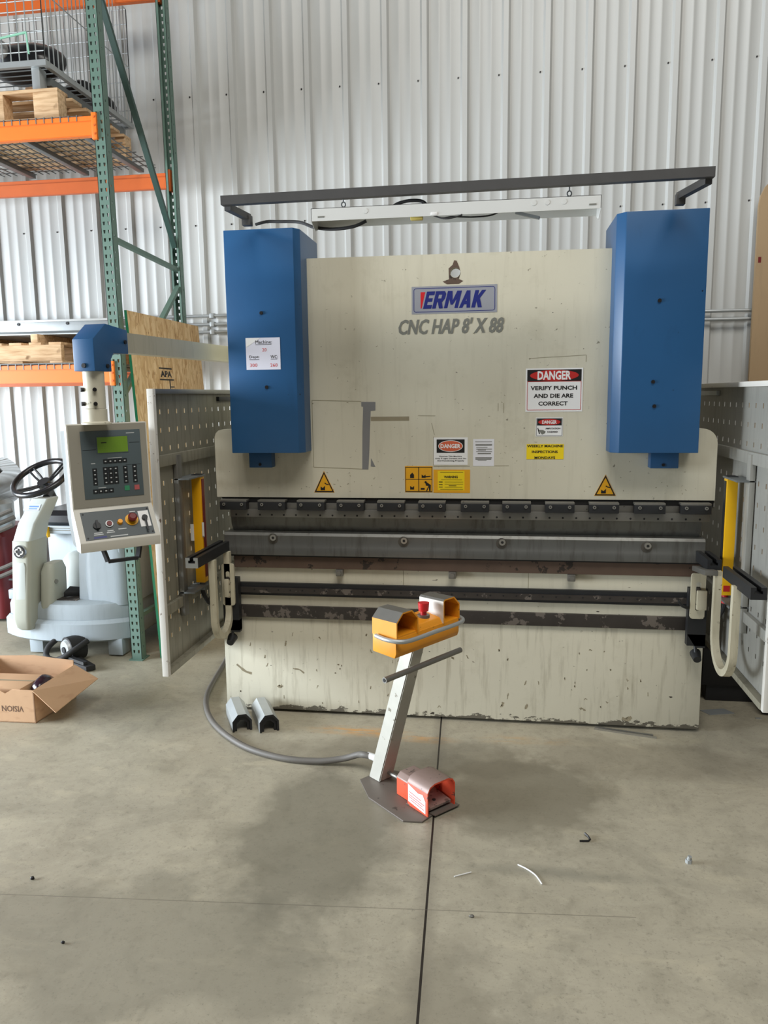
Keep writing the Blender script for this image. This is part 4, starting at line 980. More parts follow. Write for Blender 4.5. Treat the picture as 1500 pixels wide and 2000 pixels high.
# two angular steel covers on the floor
def hex_cover(name, label, loc, rz):
    t = thing(name, label, 'steel cover', loc, 0, 'angular steel half-covers on the floor')
    d = V((-.46, .888, 0)); a = V((.888, .46, 0)); Lh = .262; O_ = V(loc)
    o = [(0, 0), (0, .058), (.030, .095), (.075, .095), (.105, .058), (.105, .0)]; th = .011
    i = [(.094, 0), (.094, .052), (.070, .084), (.035, .084), (.011, .052), (.011, 0)][::-1]
    bm = bmesh.new(); n = len(o)
    pt = lambda q, s: O_ + a*q[0] + d*s + V((0, 0, q[1]))
    A = [[bm.verts.new(pt(p, s)) for p in o] for s in (0, Lh)]; Bq = [[bm.verts.new(pt(p, s)) for p in i] for s in (0, Lh)]
    for k in range(n-1):
        for j in (0, 1): bm.faces.new((A[j][k], A[j][k+1], Bq[j][k+1], Bq[j][k])).material_index = 1
        bm.faces.new((A[0][k], A[0][k+1], A[1][k+1], A[1][k])); bm.faces.new((Bq[0][k], Bq[0][k+1], Bq[1][k+1], Bq[1][k])).material_index = 1
    for k in (0, n-1): bm.faces.new((A[0][k], A[1][k], Bq[1][k], Bq[0][k]))
    obj('shell', bm, ['galv', 'black'], t)
    rp = [(.011, .0), (.011, .052), (.035, .084), (.070, .084), (.094, .052), (.094, 0), (.080, 0), (.080, .04), (.062, .058), (.043, .058), (.025, .04), (.025, 0)]
    obj('inner_rib', prism([pt(p, .012) for p in rp], d*.02), 'black', t)
    return t
h1 = hex_cover('hexagonal_cover', 'angular steel half-cover nearer the hose, beside its twin on the floor', (-1.163, -.300, .001), 0)
h2 = dup(h1, (-1.015, -.290, .001), 0, 'angular steel half-cover farther from the hose, beside its twin on the floor', 'angular steel half-covers on the floor')

# ================================================================ CARDBOARD BOX WITH CONTENTS
t = thing('cardboard_box', 'open brown cardboard box with one flap folded out, printed upside down', 'box', (-2.5, -.1, 0))
bxd = V((-.9996, -.028, 0)); byd = V((.06, .998, 0)); C0 = V((-2.300, -.316, .001)); bw, bd, bh = .50, .38, .19
def Bp(a, b, z): return C0 + bxd*a + byd*b + V((0, 0, z))
th = .006
obj('bottom', prism([Bp(0, 0, 0), Bp(bw, 0, 0), Bp(bw, bd, 0), Bp(0, bd, 0)], (0, 0, th)), 'cardboard', t)
fr = [(0, 0), (bw, 0), (bw, bh), (.30, bh-.006), (.22, bh+.004), (.17, bh-.022), (.13, bh+.002), (0, bh)]
wf = obj('front_wall', prism([Bp(a, 0, z) for a, z in fr], byd*th), 'cardboard', t)
obj('side_wall', prism([Bp(0, 0, 0), Bp(0, bd, 0), Bp(0, bd, bh+.01), Bp(0, 0, bh)], bxd*th), 'cardboard', t)
bk = [(0, 0), (bw, 0), (bw, bh+.06), (.36, bh+.065), (.25, bh+.07), (.12, bh+.055), (0, bh+.045)]
obj('rear_wall', prism([Bp(a, bd, z) for a, z in bk], byd*-th), 'cardboard', t)
sw = [(0, 0), (bd, 0), (bd, bh+.06), (.31, bh+.03), (.26, bh+.045), (.20, bh+.02), (.12, bh+.05), (.06, bh+.02), (0, bh)]
obj('torn_side_wall', prism([Bp(bw, b, z) for b, z in sw], bxd*-th), 'cardboard', t)
fl = [Bp(-.002, -.01, bh), Bp(-.002, bd+.005, bh+.012), Bp(-.185, bd-.06, bh-.045), Bp(-.16, -.055, bh-.10)]
obj('open_flap', prism(fl, (.002, -.003, .005)), 'cardboard', t)
M['print_dark'] = plain('dark_box_print', srgb(104, 80, 66), .8)
mt = Matrix(((bxd.x, 0, byd.x*-1, 0), (bxd.y, 0, byd.y*-1, 0), (0, -1, 0, 0), (0, 0, 0, 1)))
# upside-down lettering: text right = along bxd (towards -x), text up = -z
p_ = Bp(.068, -.0006, .098); mt = Matrix(((bxd.x, 0, -byd.x, p_.x), (bxd.y, 0, -byd.y, p_.y), (0, -1, 0, p_.z), (0, 0, 0, 1)))
obj('lettering', text_bm('VISION', .128, .034, 0, .0, mt), 'print_dark', wf, fix=False)
t = thing('small_carton', 'plain closed carton lying inside the open cardboard box', 'carton', (-2.58, -.15, .15))
obj('carton_body', prism([Bp(.10, .03, .008), Bp(.47, .03, .008), Bp(.47, .26, .008), Bp(.10, .26, .008)], (0, 0, .178), .004), 'cardboard', t)
obj('tape_seam', prism([Bp(.10, .145, .1865), Bp(.47, .145, .1865), Bp(.47, .16, .1865), Bp(.10, .16, .1865)], (0, 0, .0006)), 'tape_brown', t)
def crumple(c, rx, ry, rz, seed, n=2):
    bm = bmesh.new(); bmesh.ops.create_icosphere(bm, subdivisions=3, radius=1); rnd = random.Random(seed)
    dirs = [V((rnd.uniform(-1, 1), rnd.uniform(-1, 1), rnd.uniform(-1, 1))).normalized() for _ in range(26)]
    for v in bm.verts:
        d = v.co.normalized(); s = 1.0
        for k, q_ in enumerate(dirs): s += (.10 if k % 2 else -.08)*max(0, d.dot(q_)-.72)*4
        v.co = V((c[0]+d.x*rx*s, c[1]+d.y*ry*s, c[2]+d.z*rz*s))
    return bm
pc = Bp(.06, .17, .145)
bm = crumple(pc, .045, .10, .07, 5)
tag(obj('plastic_wrap', bm, 'purple_bag'), 'crumpled dark purple plastic stuffed in the open cardboard box', 'plastic wrap')

# ================================================================ PALLET RACK
RX = -2.2165
def lean(z): return RX-.0088*z
RK = thing('pallet_rack', 'green upright pallet rack with orange beams and wire decks', 'pallet rack', (RX, 1.3, 0))
def upright(yw, sgn, label):                        # web at yw; flanges run inward (sgn)
    hz_ = []
    z = .06
    while z < 4.95:
        hz_ += [(-.0165, z, .0075, .0045, .011), (.0165, z, .0075, .0045, .011)]; z += .0505
    m1, m2 = hz_[:], None
    web = cell_plate(-.037, .037, .0, 5.0, hz_, .003*sgn, lambda a, b, d: (lean(b)+a, yw+d, b))
    parts = [web]
    for s in (-1, 1):
        hs_ = []; z = .09
        while z < 4.95: hs_.append((.03, z, .005, .005, .007)); z += .101
        parts.append(cell_plate(.0, .068, 0, 5.0, hs_, -.003*s, lambda a, b, d, s=s: (lean(b)+s*.037+d, yw+sgn*a, b)))
        lip = bmesh.new(); x = s*.037; x2 = s*.018
        vv_ = [lip.verts.new(p) for p in ((lean(0)+x, yw+sgn*.068, 0), (lean(0)+x2, yw+sgn*.068, 0), (lean(5)+x2, yw+sgn*.068, 5), (lean(5)+x, yw+sgn*.068, 5))]
        lip.faces.new(vv_); r = bmesh.ops.extrude_face_region(lip, geom=lip.faces[:], use_keep_orig=True)
        bmesh.ops.translate(lip, vec=(0, -sgn*.003, 0), verts=[v for v in r['geom'] if isinstance(v, bmesh.types.BMVert)])
        parts.append(lip)
    u_ = obj('upright', join(*parts), 'green', RK, label=label)
    obj('foot_plate', box((RX-.05, yw-.02 if sgn > 0 else yw-.09, .0), (RX+.05, yw+.09 if sgn > 0 else yw+.02, .008)), 'green', u_)
upright(.742, 1, 'front green upright'); upright(1.865, -1, 'rear green upright by the wall')
def brace(ya, za, yb_, zb_, m='green'):
    obj('brace', bar((lean(za)+.004, ya, za), (lean(zb_)+.004, yb_, zb_), .028, .038, up=(1, 0, 0)), m, RK)
brace(.79, 4.36, 1.80, 2.93, 'green_dark'); brace(.79, 2.808, 1.82, 2.765); brace(1.82, 2.64, .79, 1.80); brace(.79, .9, 1.82, 1.70, 'green_dark'); brace(.79, .30, 1.82, .28)
def beam(yf, z0, sgn, m, xa=-4.75, tab=True, top_steps=True):
    xb = lean(z0)-.042; h = .118
    bm = bmesh.new()
    y0, y1 = (yf, yf+.045) if sgn > 0 else (yf-.045, yf)
    add_box(bm, (xa, y0, z0), (xb, y1, z0+h-.032)); 
    add_box(bm, (xa, (y0 if sgn > 0 else y0+.018), z0+h-.032), (xb, (y1-.018 if sgn > 0 else y1), z0+h))
    bmesh.ops.bevel(bm, geom=[e for e in bm.edges if abs(e.verts[0].co.x-e.verts[1].co.x) > .5], offset=.004, segments=2, affect='EDGES')
    b = obj('beam', bm, m, RK)
    cn = box((xb-.004, yf-.006*sgn if sgn > 0 else yf-.05, z0-.022), (xb+.030, yf+.05 if sgn > 0 else yf+.006, z0+h+.018), .004)
    c_ = obj('beam_connector', cn, m, b)
    for dz in (.01, .06, .11): obj('connector_rivet', cyl((xb+.018, yf-.006*sgn, z0+dz), (xb+.018, yf-.010*sgn, z0+dz), .006, seg=8), 'orange_dark', b)
FY, BY = .732, 1.872
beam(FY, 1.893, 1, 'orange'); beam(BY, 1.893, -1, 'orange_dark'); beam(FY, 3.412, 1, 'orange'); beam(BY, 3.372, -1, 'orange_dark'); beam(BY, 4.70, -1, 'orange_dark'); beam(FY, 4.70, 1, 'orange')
def deck(z):
    bm = bmesh.new(); x = -4.7; xr = lean(z)-.12
    while x < xr: add_box(bm, (x-.003, FY+.005, z), (x+.003, BY-.005, z+.006)); add_box(bm, (x-.003, FY-.002, z-.03), (x+.003, FY+.004, z+.006)); x += .055
    y = FY+.03
    while y < BY: add_box(bm, (-4.7, y-.003, z+.006), (xr, y+.003, z+.012)); y += .105
    d = obj('wire_deck', bm, 'galv_dark', RK)
    for x in (-4.3, -3.85, -3.4, -2.95, -2.5): obj('deck_channel', box((x-.022, FY+.02, z-.03), (x+.022, BY-.02, z-.001), .002), 'galv_dark', d)
deck(2.013); deck(3.532)
# upper pallet and wire basket
def pallet(label, x0, x1, y0, y1, z0, h, m, kind):
    t = thing('wooden_pallet', label, 'pallet', ((x0+x1)/2, y0, z0), 0)
    if kind == 'block':
        for k in range(6):
            a = y0+(y1-y0-.12)*k/5; obj('deck_board', box((x0, a, z0+h-.02), (x1, a+.12, z0+h), .002), m, t)
        for k in range(6):
            a = y0+(y1-y0-.13)*k/5; obj('bottom_board', box((x0, a, z0), (x1, a+.13, z0+.018), .002), m, t)
        for a in (y0, (y0+y1)/2-.05, y1-.1):
            for xc_ in (x0, (x0+x1)/2-.07, x1-.17): obj('block', box((xc_, a, z0+.018), (xc_+.17, a+.1, z0+h-.02), .003), m, t)
    else:
        for xs_ in (0,):
            for a in (y0, (y0+y1)/2-.02, y1-.04): obj('stringer', box((x0, a, z0+.016), (x1, a+.04, z0+h-.016), .003), m, t)
        nb = 7
        for k in range(nb):
            a = x0+(x1-x0-.09)*k/(nb-1); obj('deck_board', box((a, y0+.005, z0+h-.016), (a+.09, y1, z0+h), .002), m, t)
            if k % 2 == 0: obj('bottom_board', box((a, y0+.005, z0), (a+.09, y1, z0+.016), .002), m, t)
    return t
pallet('pale wooden block pallet under the wire basket on the upper rack deck', -3.50, -2.545, .80, 1.80, 3.546, .19, 'wood', 'block')
t = thing('wire_basket', 'galvanised wire mesh basket container on the upper pallet', 'wire basket', (-3.1, .85, 3.737))
bx0, bx1, by0, by1, bz0, bz1 = -3.62, -2.628, .83, 2.04, 3.915, 4.75
obj('base_frame', join(box((bx0, by0, bz0-.03), (bx1, by0+.03, bz0+.005)), box((bx0, by1-.03, bz0-.03), (bx1, by1, bz0+.005)), box((bx1-.03, by0+.0305, bz0-.03), (bx1, by1-.0305, bz0+.005)), box((bx0, by0+.0305, bz0-.03), (bx0+.03, by1-.0305, bz0+.005))), 'galv', t)
for y in (by0+.02, by1-.10):
    for x in (bx1-.115, bx0+.05): obj('foot', box((x, y, 3.738), (x+.055, y+.08, bz0-.03), .003), 'galv', t)
obj('skid_rail', box((bx1-.075, by0+.1, 3.80), (bx1-.03, by1-.1, 3.85), .003), 'galv_dark', t)
def meshpanel(p0, p1, n, m):
    bm = bmesh.new(); p0, p1 = V(p0), V(p1); d = p1-p0
    for k in range(n+1):
        p = p0+d*k/n; add_tube(bm, [p+V((0, 0, bz0)), p+V((0, 0, bz1))], .0042, 6)
    for k in range(m+1):
        z = bz0+(bz1-bz0)*k/m; add_tube(bm, [p0+V((0, 0, z)), p1+V((0, 0, z))], .0035, 6)
    return bm
obj('front_mesh', meshpanel((bx0, by0+.01, 0), (bx1-.01, by0+.01, 0), 17, 14), 'galv', t)
obj('side_mesh', meshpanel((bx1-.01, by0+.01, 0), (bx1-.01, by1-.01, 0), 22, 2), 'galv', t)
obj('rear_mesh', meshpanel((bx0, by1-.01, 0), (bx1-.01, by1-.01, 0), 17, 8), 'galv', t)
obj('floor_mesh', join(*[bar((bx0, by0+.06+k*.0725, bz0), (bx1, by0+.06+k*.0725, bz0), .006, .006) for k in range(16)]), 'galv_dark', t)
M['mint'] = plain('mint_green_paint', srgb(140, 196, 170), .5)
gp = bmesh.new()
add_bar(gp, (-3.05, by0, 4.215), (-2.94, by0, 4.208), .008, .010); add_bar(gp, (-2.925, by0-.004, 4.06), (-2.745, by0-.004, 4.082), .008, .011); add_bar(gp, (-2.745, by0-.004, 4.085), (-2.735, by0-.004, 3.955), .008, .009)
obj('gate_latch', gp, 'mint', t, label='mint green gate latch bars')
tag(obj('black_bundle', crumple((-3.0, 1.20, 4.06), .28, .19, .12, 3), 'black_bag'), 'crumpled black bundle inside the wire basket', 'bundle')
tag(obj('black_bundle', crumple((-2.79, 1.70, 3.995), .11, .26, .06, 8), 'black_bag'), 'long low black bundle at the back of the wire basket', 'bundle')
M['fuzz'] = plain('pale_grey_cloth', srgb(150, 148, 146), .9, 0, .2, 30)
tag(obj('rag', crumple((-2.965, .89, 4.02), .05, .028, .055, 11), 'fuzz'), 'pale grey rag pressed against the front of the wire basket', 'rag')
tag(obj('loose_plank', bar((-2.76, .86, 3.757), (-2.63, 1.6, 3.757), .09, .035), 'wood_dark'), 'loose brown plank lying on the upper pallet under the wire basket', 'plank')
# lower shelf
pallet('pale pine pallet with long front stringer on the lower rack deck', -3.60, -2.648, .80, 1.80, 2.026, .138, 'wood', 'stringer')
for k, (x, lab) in enumerate(((-2.83, 'wooden spacer block nearest the rack upright on the lower pallet'), (-3.35, 'wooden spacer block at the far end of the lower pallet'))):
    tag(obj('spacer_block', box((x-.025, .79, 2.1645), (x+.025, 1.75, 2.218), .003), 'wood'), lab, 'wood block', 'spacer blocks on the lower pallet')
tag(obj('sheet_metal', box((-3.7, .86, 2.2185), (-2.53, 1.85, 2.226)), 'galv'), 'thin pale metal sheet resting on the wooden spacer blocks', 'metal sheet')
tag(obj('dark_sheet', box((-3.75, .95, 2.2262), (-2.50, 1.85, 2.250), .002), 'galv_dark'), 'dark metal sheet lying on top of the thin pale sheet', 'metal sheet')
tag(obj('shaded_pallet_side', box((-2.60, .95, 2.026), (-2.36, 1.7, 2.19), .004), 'wood_dark'), 'dark timber block for the shaded side of the lower pallet on the rack', 'pallet side')  # dark block stands in for shade on the pallet's receding side
# OSB sheet leaning on the rack
t = thing('strand_board', 'oriented strand board sheet with green edge leaning on the rack upright', 'board', (-2.1, 1.3, 0))
x0_, x1_ = -2.072, -2.186
zt = 2.345; n_ = V((zt, 0, -(x1_-x0_))).normalized()
ob = prism([(x0_, .80, .0), (x0_, 2.02, .0), (x1_, 2.02, zt+.01), (x1_, .80, zt+.01)], n_*.018)
obj('board', ob, 'osb', t)
obj('painted_edge', prism([(x0_, .7985, .0), (x1_, .7985, zt+.01), V((x1_, .7985, zt+.01))+n_*.018, V((x0_, .7985, 0))+n_*.018], (0, .0012, 0)), 'green_edge', t)
def OB(b, z): 
    f = z/zt; return V((x0_+(x1_-x0_)*f, b, z))+n_*.0186
up_ = V((x1_-x0_, 0, zt)).normalized(); m3 = Matrix(((0, up_.x, n_.x, 0), (1, up_.y, n_.y, 0), (0, up_.z, n_.z, 0), (0, 0, 0, 1)))
p_ = OB(1.22, 1.935); m4 = m3.copy(); m4.translation = p_
st = text_bm('APA', .19, .045, 0, .04, m4)
def obar(b0, b1, z0, z1): return prism([OB(b0, z0), OB(b1, z0), OB(b1, z1), OB(b0, z1)], n_*.0006)
obj('stamp', join(st, obar(1.20, 1.42, 1.992, 2.002), obar(1.20, 1.44, 1.912, 1.922), obar(1.36, 1.376, 1.84, 1.912), obar(1.376, 1.44, 1.862, 1.87)), 'sign_black', t)
# brown hardboard at the edge of the frame
t = thing('brown_board', 'tall brown board with rounded corner standing against the wall', 'board', (2.4, 2.05, 0))
pts = [(2.068, 2.06, 0), (2.068, 2.06, 3.10)] + [(2.068+.16-.16*math.cos(a), 2.06, 3.10+.20*math.sin(a)) for a in (.35, .7, 1.05, 1.4)] + [(2.24, 2.06, 3.30), (3.2, 2.06, 3.30), (3.2, 2.06, 0)]
obj('board', prism(pts, (0, .03, 0)), 'board_brown', t)
obj('peg_hole', box((2.083, 2.0585, 2.705), (2.103, 2.0605, 2.745)), 'maroon', t)
# ================================================================ FLOOR SCRUBBER
t = thing('floor_scrubber', 'pale grey ride-on floor scrubber with black steering wheel parked under the rack', 'floor scrubber', (-2.8, 1.2, 0))
SX, SW = -2.765, .95
def bow(x, k=.10): return k*((x-SX)/(SW/2))**2
def deck_ring(w_, y0, y1, z, k=.14, n=14):
    out = []
    for i in range(n+1):
        x = SX-w_/2+w_*i/n; out.append((x, y0+k*abs((x-SX)/(w_/2))**2.6, z))
    for i in range(5):
        a = PI/2*i/4; out.append((SX+w_/2-.10+.10*math.cos(a), y1-.10+.10*math.sin(a), z))
    for i in range(5):
        a = PI/2+PI/2*i/4; out.append((SX-w_/2+.10+.10*math.cos(a), y1-.10+.10*math.sin(a), z))
    return out
obj('deck', loft([deck_ring(.93, .735, 1.85, .265), deck_ring(.93, .735, 1.85, .34), deck_ring(.91, .745, 1.85, .375), deck_ring(.86, .78, 1.84, .392)]), 'scrub', t)
obj('splash_skirt', loft([deck_ring(.94, .725, 1.86, .115), deck_ring(.965, .705, 1.86, .13), deck_ring(.965, .705, 1.86, .245), deck_ring(.94, .728, 1.86, .268)]), 'scrub', t)
for x0, x1 in ((-3.045, -2.945), (-2.45, -2.345)):
    obj('skirt_leg', box((x0, .79, .012), (x1, .90, .13), .004), 'scrub', t)
# steering column
cw = .118
def cring(xc, yc, w_, d_, z, r=.03): return rrect(xc, yc, w_, d_, r, z, 4)
col_ = loft([cring(-2.998, .74, .085, .12, .205), cring(-3.0, .735, .115, .15, .225), cring(-3.003, .74, .132, .19, .30), cring(-2.985, .77, .138, .23, .60), cring(-2.972, .78, .14, .23, .835)])
CM_ = obj('steering_column', col_, 'scrub_warm', t)
obj('column_head', loft([cring(-2.968, .775, .135, .20, .835, .018), cring(-2.945, .80, .13, .18, .95, .016), cring(-2.888, .86, .125, .15, 1.10, .014), cring(-2.884, .862, .118, .14, 1.112, .012)]), 'scrub_light', t)
obj('front_recess', prism([(x, y, z) for x, y, z in ((-3.038, .648, .30), (-2.962, .648, .29), (-2.940, .652, .66), (-2.948, .652, .69), (-3.008, .652, .69), (-3.020, .652, .66))], (0, .02, 0), .006), 'scrub_light', CM_)
lg = cyl((-2.972, .662, .765), (-2.972, .652, .766), .046, .044, 28); add_cyl(lg, (-2.972, .652, .766), (-2.972, .649, .766), .034, seg=28, mi=1)
obj('round_emblem', lg, ['chrome', 'sign_black'], CM_)
sw_ = bmesh.new()
for k in range(4):
    a = k*PI/2+.5; pts = []
    for s in range(7):
        an = a+s*.22; r = .012+.016*math.sin(PI*s/6*.55+.35)
        pts.append((-2.972+r*math.cos(an), .648, .766+r*math.sin(an)))
    add_tube(sw_, pts, .005, 6)
obj('emblem_swirl', sw_, 'plastic_white', CM_)
ls = bmesh.new()
def hd(x, z):                                       # a point on the sloped head front
    f = (z-.95)/.15; return (x, .709+f*.074, z)
add_prism(ls, [hd(-2.985, 1.035), hd(-2.87, 1.035), hd(-2.862, 1.075), hd(-2.978, 1.075)], (0, -.002, .001), 0)
add_prism(ls, [hd(-2.945, 1.056), hd(-2.875, 1.056), hd(-2.873, 1.066), hd(-2.943, 1.066)], (0, -.003, .001), 1)
add_prism(ls, [hd(-2.945, 1.043), hd(-2.885, 1.043), hd(-2.883, 1.050), hd(-2.943, 1.050)], (0, -.003, .001), 1)
M['pale_blue'] = plain('pale_blue_label', srgb(186, 202, 226), .5); M['mid_blue'] = plain('blue_label_print', srgb(96, 130, 190), .5)
obj('name_label', ls, ['pale_blue', 'mid_blue'], t)
obj('column_side_box', loft([rrect(-2.872, .86, .085, .20, .03, .29, 4), rrect(-2.872, .85, .10, .22, .035, .33, 4), rrect(-2.862, .86, .10, .21, .04, .60, 4), rrect(-2.866, .87, .075, .16, .035, .652, 4)]), 'scrub_warm', t)
obj('side_bolt', cyl((-2.815, .80, .53), (-2.806, .795, .53), .015, seg=12), 'steel_grey', t)
obj('drive_pedal', prism([(-2.80, .86, .40), (-2.70, .92, .395), (-2.69, .98, .41), (-2.79, .93, .43)], (0, 0, .035), .004), 'black', t)
# steering wheel
wc = V((-2.985, .99, 1.235)); wn = V((-.12, -.52, .84)).normalized(); ws, wu = frame_of(wn)
sb_ = bmesh.new(); add_tube(sb_, [wc+(ws*math.cos(2*PI*k/32)+wu*math.sin(2*PI*k/32))*.20 for k in range(32)], .021, 10, True)
for k in range(4):
    a = k*PI/2+.5; d = ws*math.cos(a)+wu*math.sin(a)
    for o_ in (-.018, .018):
        e = wn.cross(d)*o_; add_tube(sb_, [wc-wn*.05+e*.6+d*.03, wc-wn*.03+e+d*.10, wc+e+d*.18], .008, 6)
add_cyl(sb_, wc-wn*.07, wc-wn*.03, .05, .045, 18)
obj('steering_wheel', sb_, 'vinyl', t)
obj('steering_shaft', join(cyl(wc-wn*.16+V((.0, 0, -.02)), wc-wn*.06, .036, .032, 18), cyl((-2.90, .90, 1.10), wc-wn*.13, .028, .03, 16)), 'black', t)
# body behind the foot well
obj('seat_base', box((-3.16, 1.28, .385), (-2.55, 1.80, .79), .02), 'scrub', t)
obj('seat_bulge', loft([rrect(-2.90, 1.24, .24*s, .26*s, .11*s, z, 6) for z, s in ((.30, .95), (.40, 1.0), (.52, .96), (.60, .8), (.645, .5), (.655, .2))]), 'scrub_light', t)
obj('lid', box((-3.18, 1.20, .79), (-2.55, 1.82, .85), .01), 'scrub', t)
for z in (.815, .832): obj('lid_groove', box((-3.12, 1.196, z), (-2.58, 1.201, z+.006)), 'grey_print', t)
obj('yellow_latch', box((-3.165, 1.17, .765), (-3.085, 1.21, .845), .006), 'yellow', t)
obj('seat_cushion', loft([rrect(-2.86, 1.48, .60, .50, .08, .852, 5), rrect(-2.86, 1.47, .66, .56, .10, .88, 5), rrect(-2.86, 1.47, .66, .56, .10, .93, 5), rrect(-2.86, 1.48, .60, .50, .09, .965, 5)]), 'vinyl', t)
obj('foot_well_mat', box((-2.90, .80, .390), (-2.67, 1.28, .398)), 'rust_dark', t)
obj('rear_tank', loft([rrect(-2.475, 1.33, .37, 1.0, .10, .36, 6), rrect(-2.475, 1.33, .375, 1.0, .10, .60, 6), rrect(-2.49, 1.35, .34, .98, .10, .95, 6), rrect(-2.49, 1.35, .28, .90, .08, .98, 6)]), 'scrub', t)
obj('tank_side_panel', prism([(-2.67, .838, .385), (-2.352, .838, .385), (-2.352, .855, .85), (-2.655, .855, .85)], (0, .06, 0), .008), 'scrub', t)
obj('bumper_roller_block', box((-3.185, .80, .392), (-3.10, .88, .46), .008), 'scrub', t)
obj('side_bracket', join(box((-3.095, .80, .392), (-3.06, .86, .53), .003), box((-3.18, .81, .525), (-3.06, .83, .535))), 'black', t)
# front wheel, squeegee and drain hose
wl = cyl((-2.68, .655, .088), (-2.62, .745, .088), .085, seg=28); add_cyl(wl, (-2.69, .64, .088), (-2.68, .655, .088), .060, .070, 24, mi=1); add_cyl(wl, (-2.695, .632, .088), (-2.69, .64, .088), .022, seg=12, mi=2)
obj('front_wheel', wl, ['rubber', 'galv', 'black'], t)
obj('drain_hose', tube(smooth_path([(-2.80, .72, .13), (-2.83, .67, .09), (-2.82, .63, .045), (-2.76, .60, .03), (-2.68, .57, .05), (-2.60, .60, .10), (-2.55, .70, .14)]), .020, 10), 'rubber', t)
obj('squeegee', prism([(-2.76, .60, .004), (-2.62, .56, .004), (-2.44, .47, .004), (-2.40, .52, .004), (-2.58, .66, .004), (-2.74, .66, .004)], (0, 0, .035), .004), 'rubber', t)
obj('squeegee_arm', bar((-2.645, .60, .055), (-2.46, .50, .052), .03, .02), 'black', t)
# vacuum hoses hanging behind the wheel
obj('vacuum_hose', tube(smooth_path([(-2.76, 1.25, 1.22), (-2.70, 1.26, 1.15), (-2.70, 1.25, 1.0), (-2.73, 1.27, .9)]), .024, 10), 'vinyl', t)
obj('vacuum_hose', tube(smooth_path([(-2.80, 1.22, 1.20), (-2.77, 1.20, 1.08), (-2.80, 1.21, .97), (-2.84, 1.24, .9)]), .014, 10), 'grey_print', t)

# ================================================================ MACHINE BEHIND THE SCRUBBER
t = thing('red_machine', 'red machine with chrome drum and grey hoses behind the floor scrubber', 'machine', (-3.9, 1.7, 0))
obj('body', loft([rrect(-4.02, 1.72, .70, .50, .08, .03, 5), rrect(-4.02, 1.72, .70, .50, .08, .70, 5), rrect(-4.02, 1.72, .62, .44, .08, .76, 5)]), 'redbody', t)
obj('drum', cyl((-3.86, 1.45, 1.12), (-3.86, 1.80, 1.12), .20, .20, 28), 'chrome', t)
obj('drum_lid', cyl((-3.86, 1.45, 1.12), (-3.86, 1.42, 1.12), .17, .12, 28), 'vinyl', t)
obj('motor', lathe([(.12, .76), (.13, .80), (.13, .96), (.08, 1.02)], (-3.80, 1.62, 0)), 'galv', t)
obj('black_cowl', tube(smooth_path([(-4.1, 1.5, 1.30), (-3.95, 1.45, 1.37), (-3.78, 1.45, 1.33), (-3.68, 1.5, 1.20)]), .05, 10), 'vinyl', t)
for k, (dz, dy) in enumerate(((.0, 0), (-.06, .03), (-.12, 0), (-.42, .02), (-.48, 0))):
    obj('hose', tube(smooth_path([(-4.15, 1.42+dy, .93+dz), (-3.9, 1.36+dy, .86+dz), (-3.70, 1.38+dy, .87+dz), (-3.55, 1.45+dy, .93+dz)]), .018, 8), 'hose', t)
obj('hose_fitting', cyl((-3.74, 1.34, .72), (-3.74, 1.39, .80), .025, .02, 10), 'chrome', t); obj('brass_fitting', cyl((-3.80, 1.35, .64), (-3.76, 1.38, .67), .03, .02, 10), 'brass', t)
M['lime'] = plain('yellow_sticker', srgb(226, 206, 120), .5)
obj('sticker', prism([(-3.98, 1.418, 1.13), (-3.88, 1.418, 1.02), (-3.85, 1.418, 1.10), (-3.87, 1.418, 1.12), (-3.89, 1.418, 1.06), (-3.96, 1.418, 1.15)], (0, -.002, 0)), 'lime', t)

# ================================================================ ADDED SHADE BLOCK AND CASTER BEHIND THE SECOND GUARD
t = thing('shade_block', 'low black block added to deepen the dark under the pale perforated guard', 'shade block', (1.95, .8, 0))
obj('body', box((1.42, .44, .10), (2.7, 1.6, .39), .006), 'black_gap', t)  # added near-black block, supplies the darkness under the guard
for y in (.46, 1.0, 1.5): obj('runner', box((1.45, y, .0), (2.68, y+.08, .10), .004), 'black', t)
obj('front_lip', box((1.42, .425, .34), (2.7, .44, .395), .003), 'black', t)
t = thing('caster_unit', 'black caster wheel on the floor under the pale perforated guard', 'caster', (1.75, .33, 0))
obj('caster_wheel', cyl((1.715, .325, .075), (1.755, .315, .075), .075, seg=24), 'rubber', t)
obj('caster_hub', cyl((1.709, .3265, .075), (1.714, .3255, .075), .036, seg=16), 'steel_grey', t)
obj('caster_fork', prism([(1.70, .30, .06), (1.70, .345, .06), (1.70, .40, .20), (1.70, .33, .20)], (.075, -.01, 0), .004), 'black', t)
obj('caster_plate', box((1.69, .32, .20), (1.79, .43, .208), .002), 'black', t)

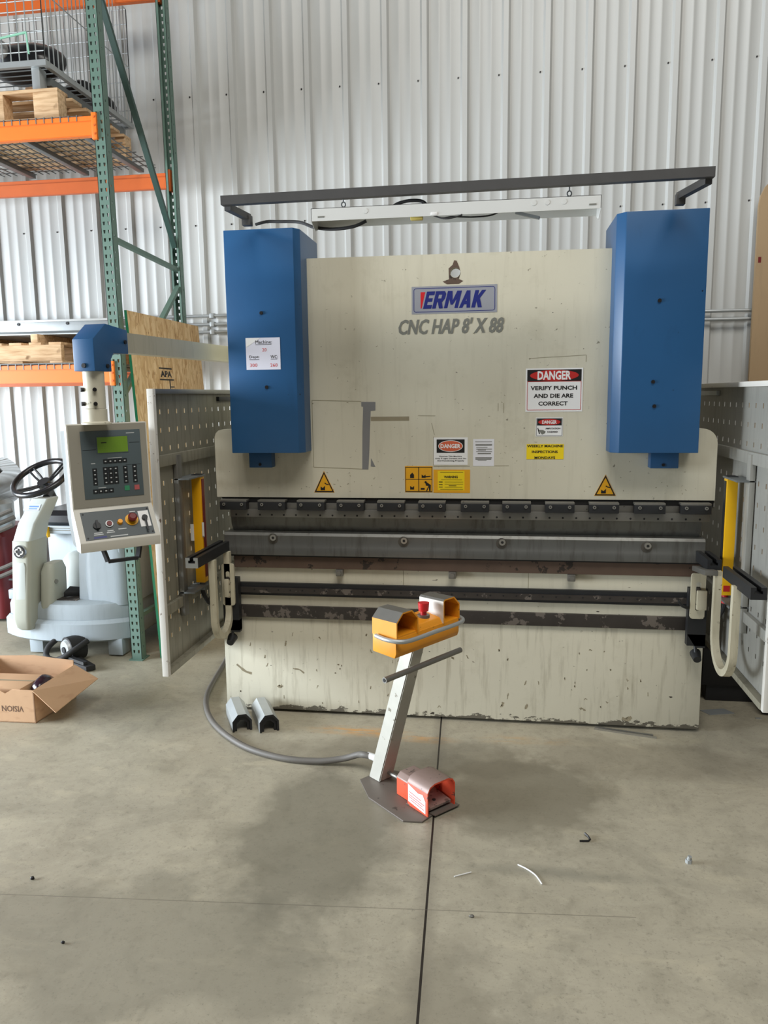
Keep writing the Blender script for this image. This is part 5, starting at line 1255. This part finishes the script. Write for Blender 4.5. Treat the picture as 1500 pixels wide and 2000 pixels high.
# ================================================================ FLOOR LITTER
tag(obj('steel_rod', bar((.765, -.012, .006), (1.055, -.075, .006), .010, .010), 'steel_bright'), 'straight steel rod nearer the press base on the floor', 'rod', 'pair of thin steel rods')
tag(obj('steel_rod', bar((.76, -.022, .005), (1.068, -.10, .005), .009, .009), 'steel_bright'), 'straight steel rod farther from the press base, next to its pair', 'rod', 'pair of thin steel rods')
nb = cyl((.973, -1.20, .0), (.973, -1.20, .014), .013, seg=6); add_cyl(nb, (.973, -1.20, .014), (.976, -1.203, .028), .008, seg=10)
tag(obj('hex_nut', nb, 'galv'), 'small bright nut and bolt end lying on the floor alone', 'nut')
tag(obj('bent_wire', tube([(.575, -1.11, .004), (.61, -1.105, .004), (.618, -1.092, .004), (.612, -1.075, .006), (.60, -1.06, .010)], .004, 6), 'dark_screw'), 'small dark hooked wire scrap on the concrete floor', 'wire')
tag(obj('curved_wire', tube(smooth_path([(.325, -1.30, .003), (.36, -1.325, .003), (.39, -1.36, .003), (.41, -1.41, .003)]), .0028, 6), 'plastic_white'), 'thin pale curved wire on the floor past the saw-cut joint', 'wire')
tag(obj('wire_scrap', tube([(.088, -1.405, .003), (.15, -1.37, .003)], .0022, 6), 'plastic_white'), 'short pale wire scrap close to the saw-cut joint', 'wire')
tag(obj('dark_pebble', crumple((-1.484, -1.622, .006), .008, .006, .006, 4), 'dark_screw'), 'small dark grit lump on the bare floor, farther from the camera', 'grit')
tag(obj('dark_pebble', crumple((-1.178, -1.927, .005), .006, .005, .005, 5), 'dark_screw'), 'small dark grit lump on the bare floor, nearer the camera', 'grit')
tag(obj('metal_chip', crumple((.16, -1.62, .004), .010, .006, .005, 6), 'steel_grey'), 'small grey metal chip on the floor just past the saw-cut joint', 'metal chip')
tag(obj('metal_scrap', box((1.655, .22, .0), (1.685, .232, .003)), 'galv'), 'pale grey scrap lying in the dark beside the press base', 'scrap')
tag(obj('flat_sheet', prism([(1.38, .30, .0), (1.52, .34, .0), (1.56, .28, .0), (1.42, .24, .0)], (0, 0, .003)), 'galv'), 'small flat metal offcut in the dark beside the press', 'offcut')
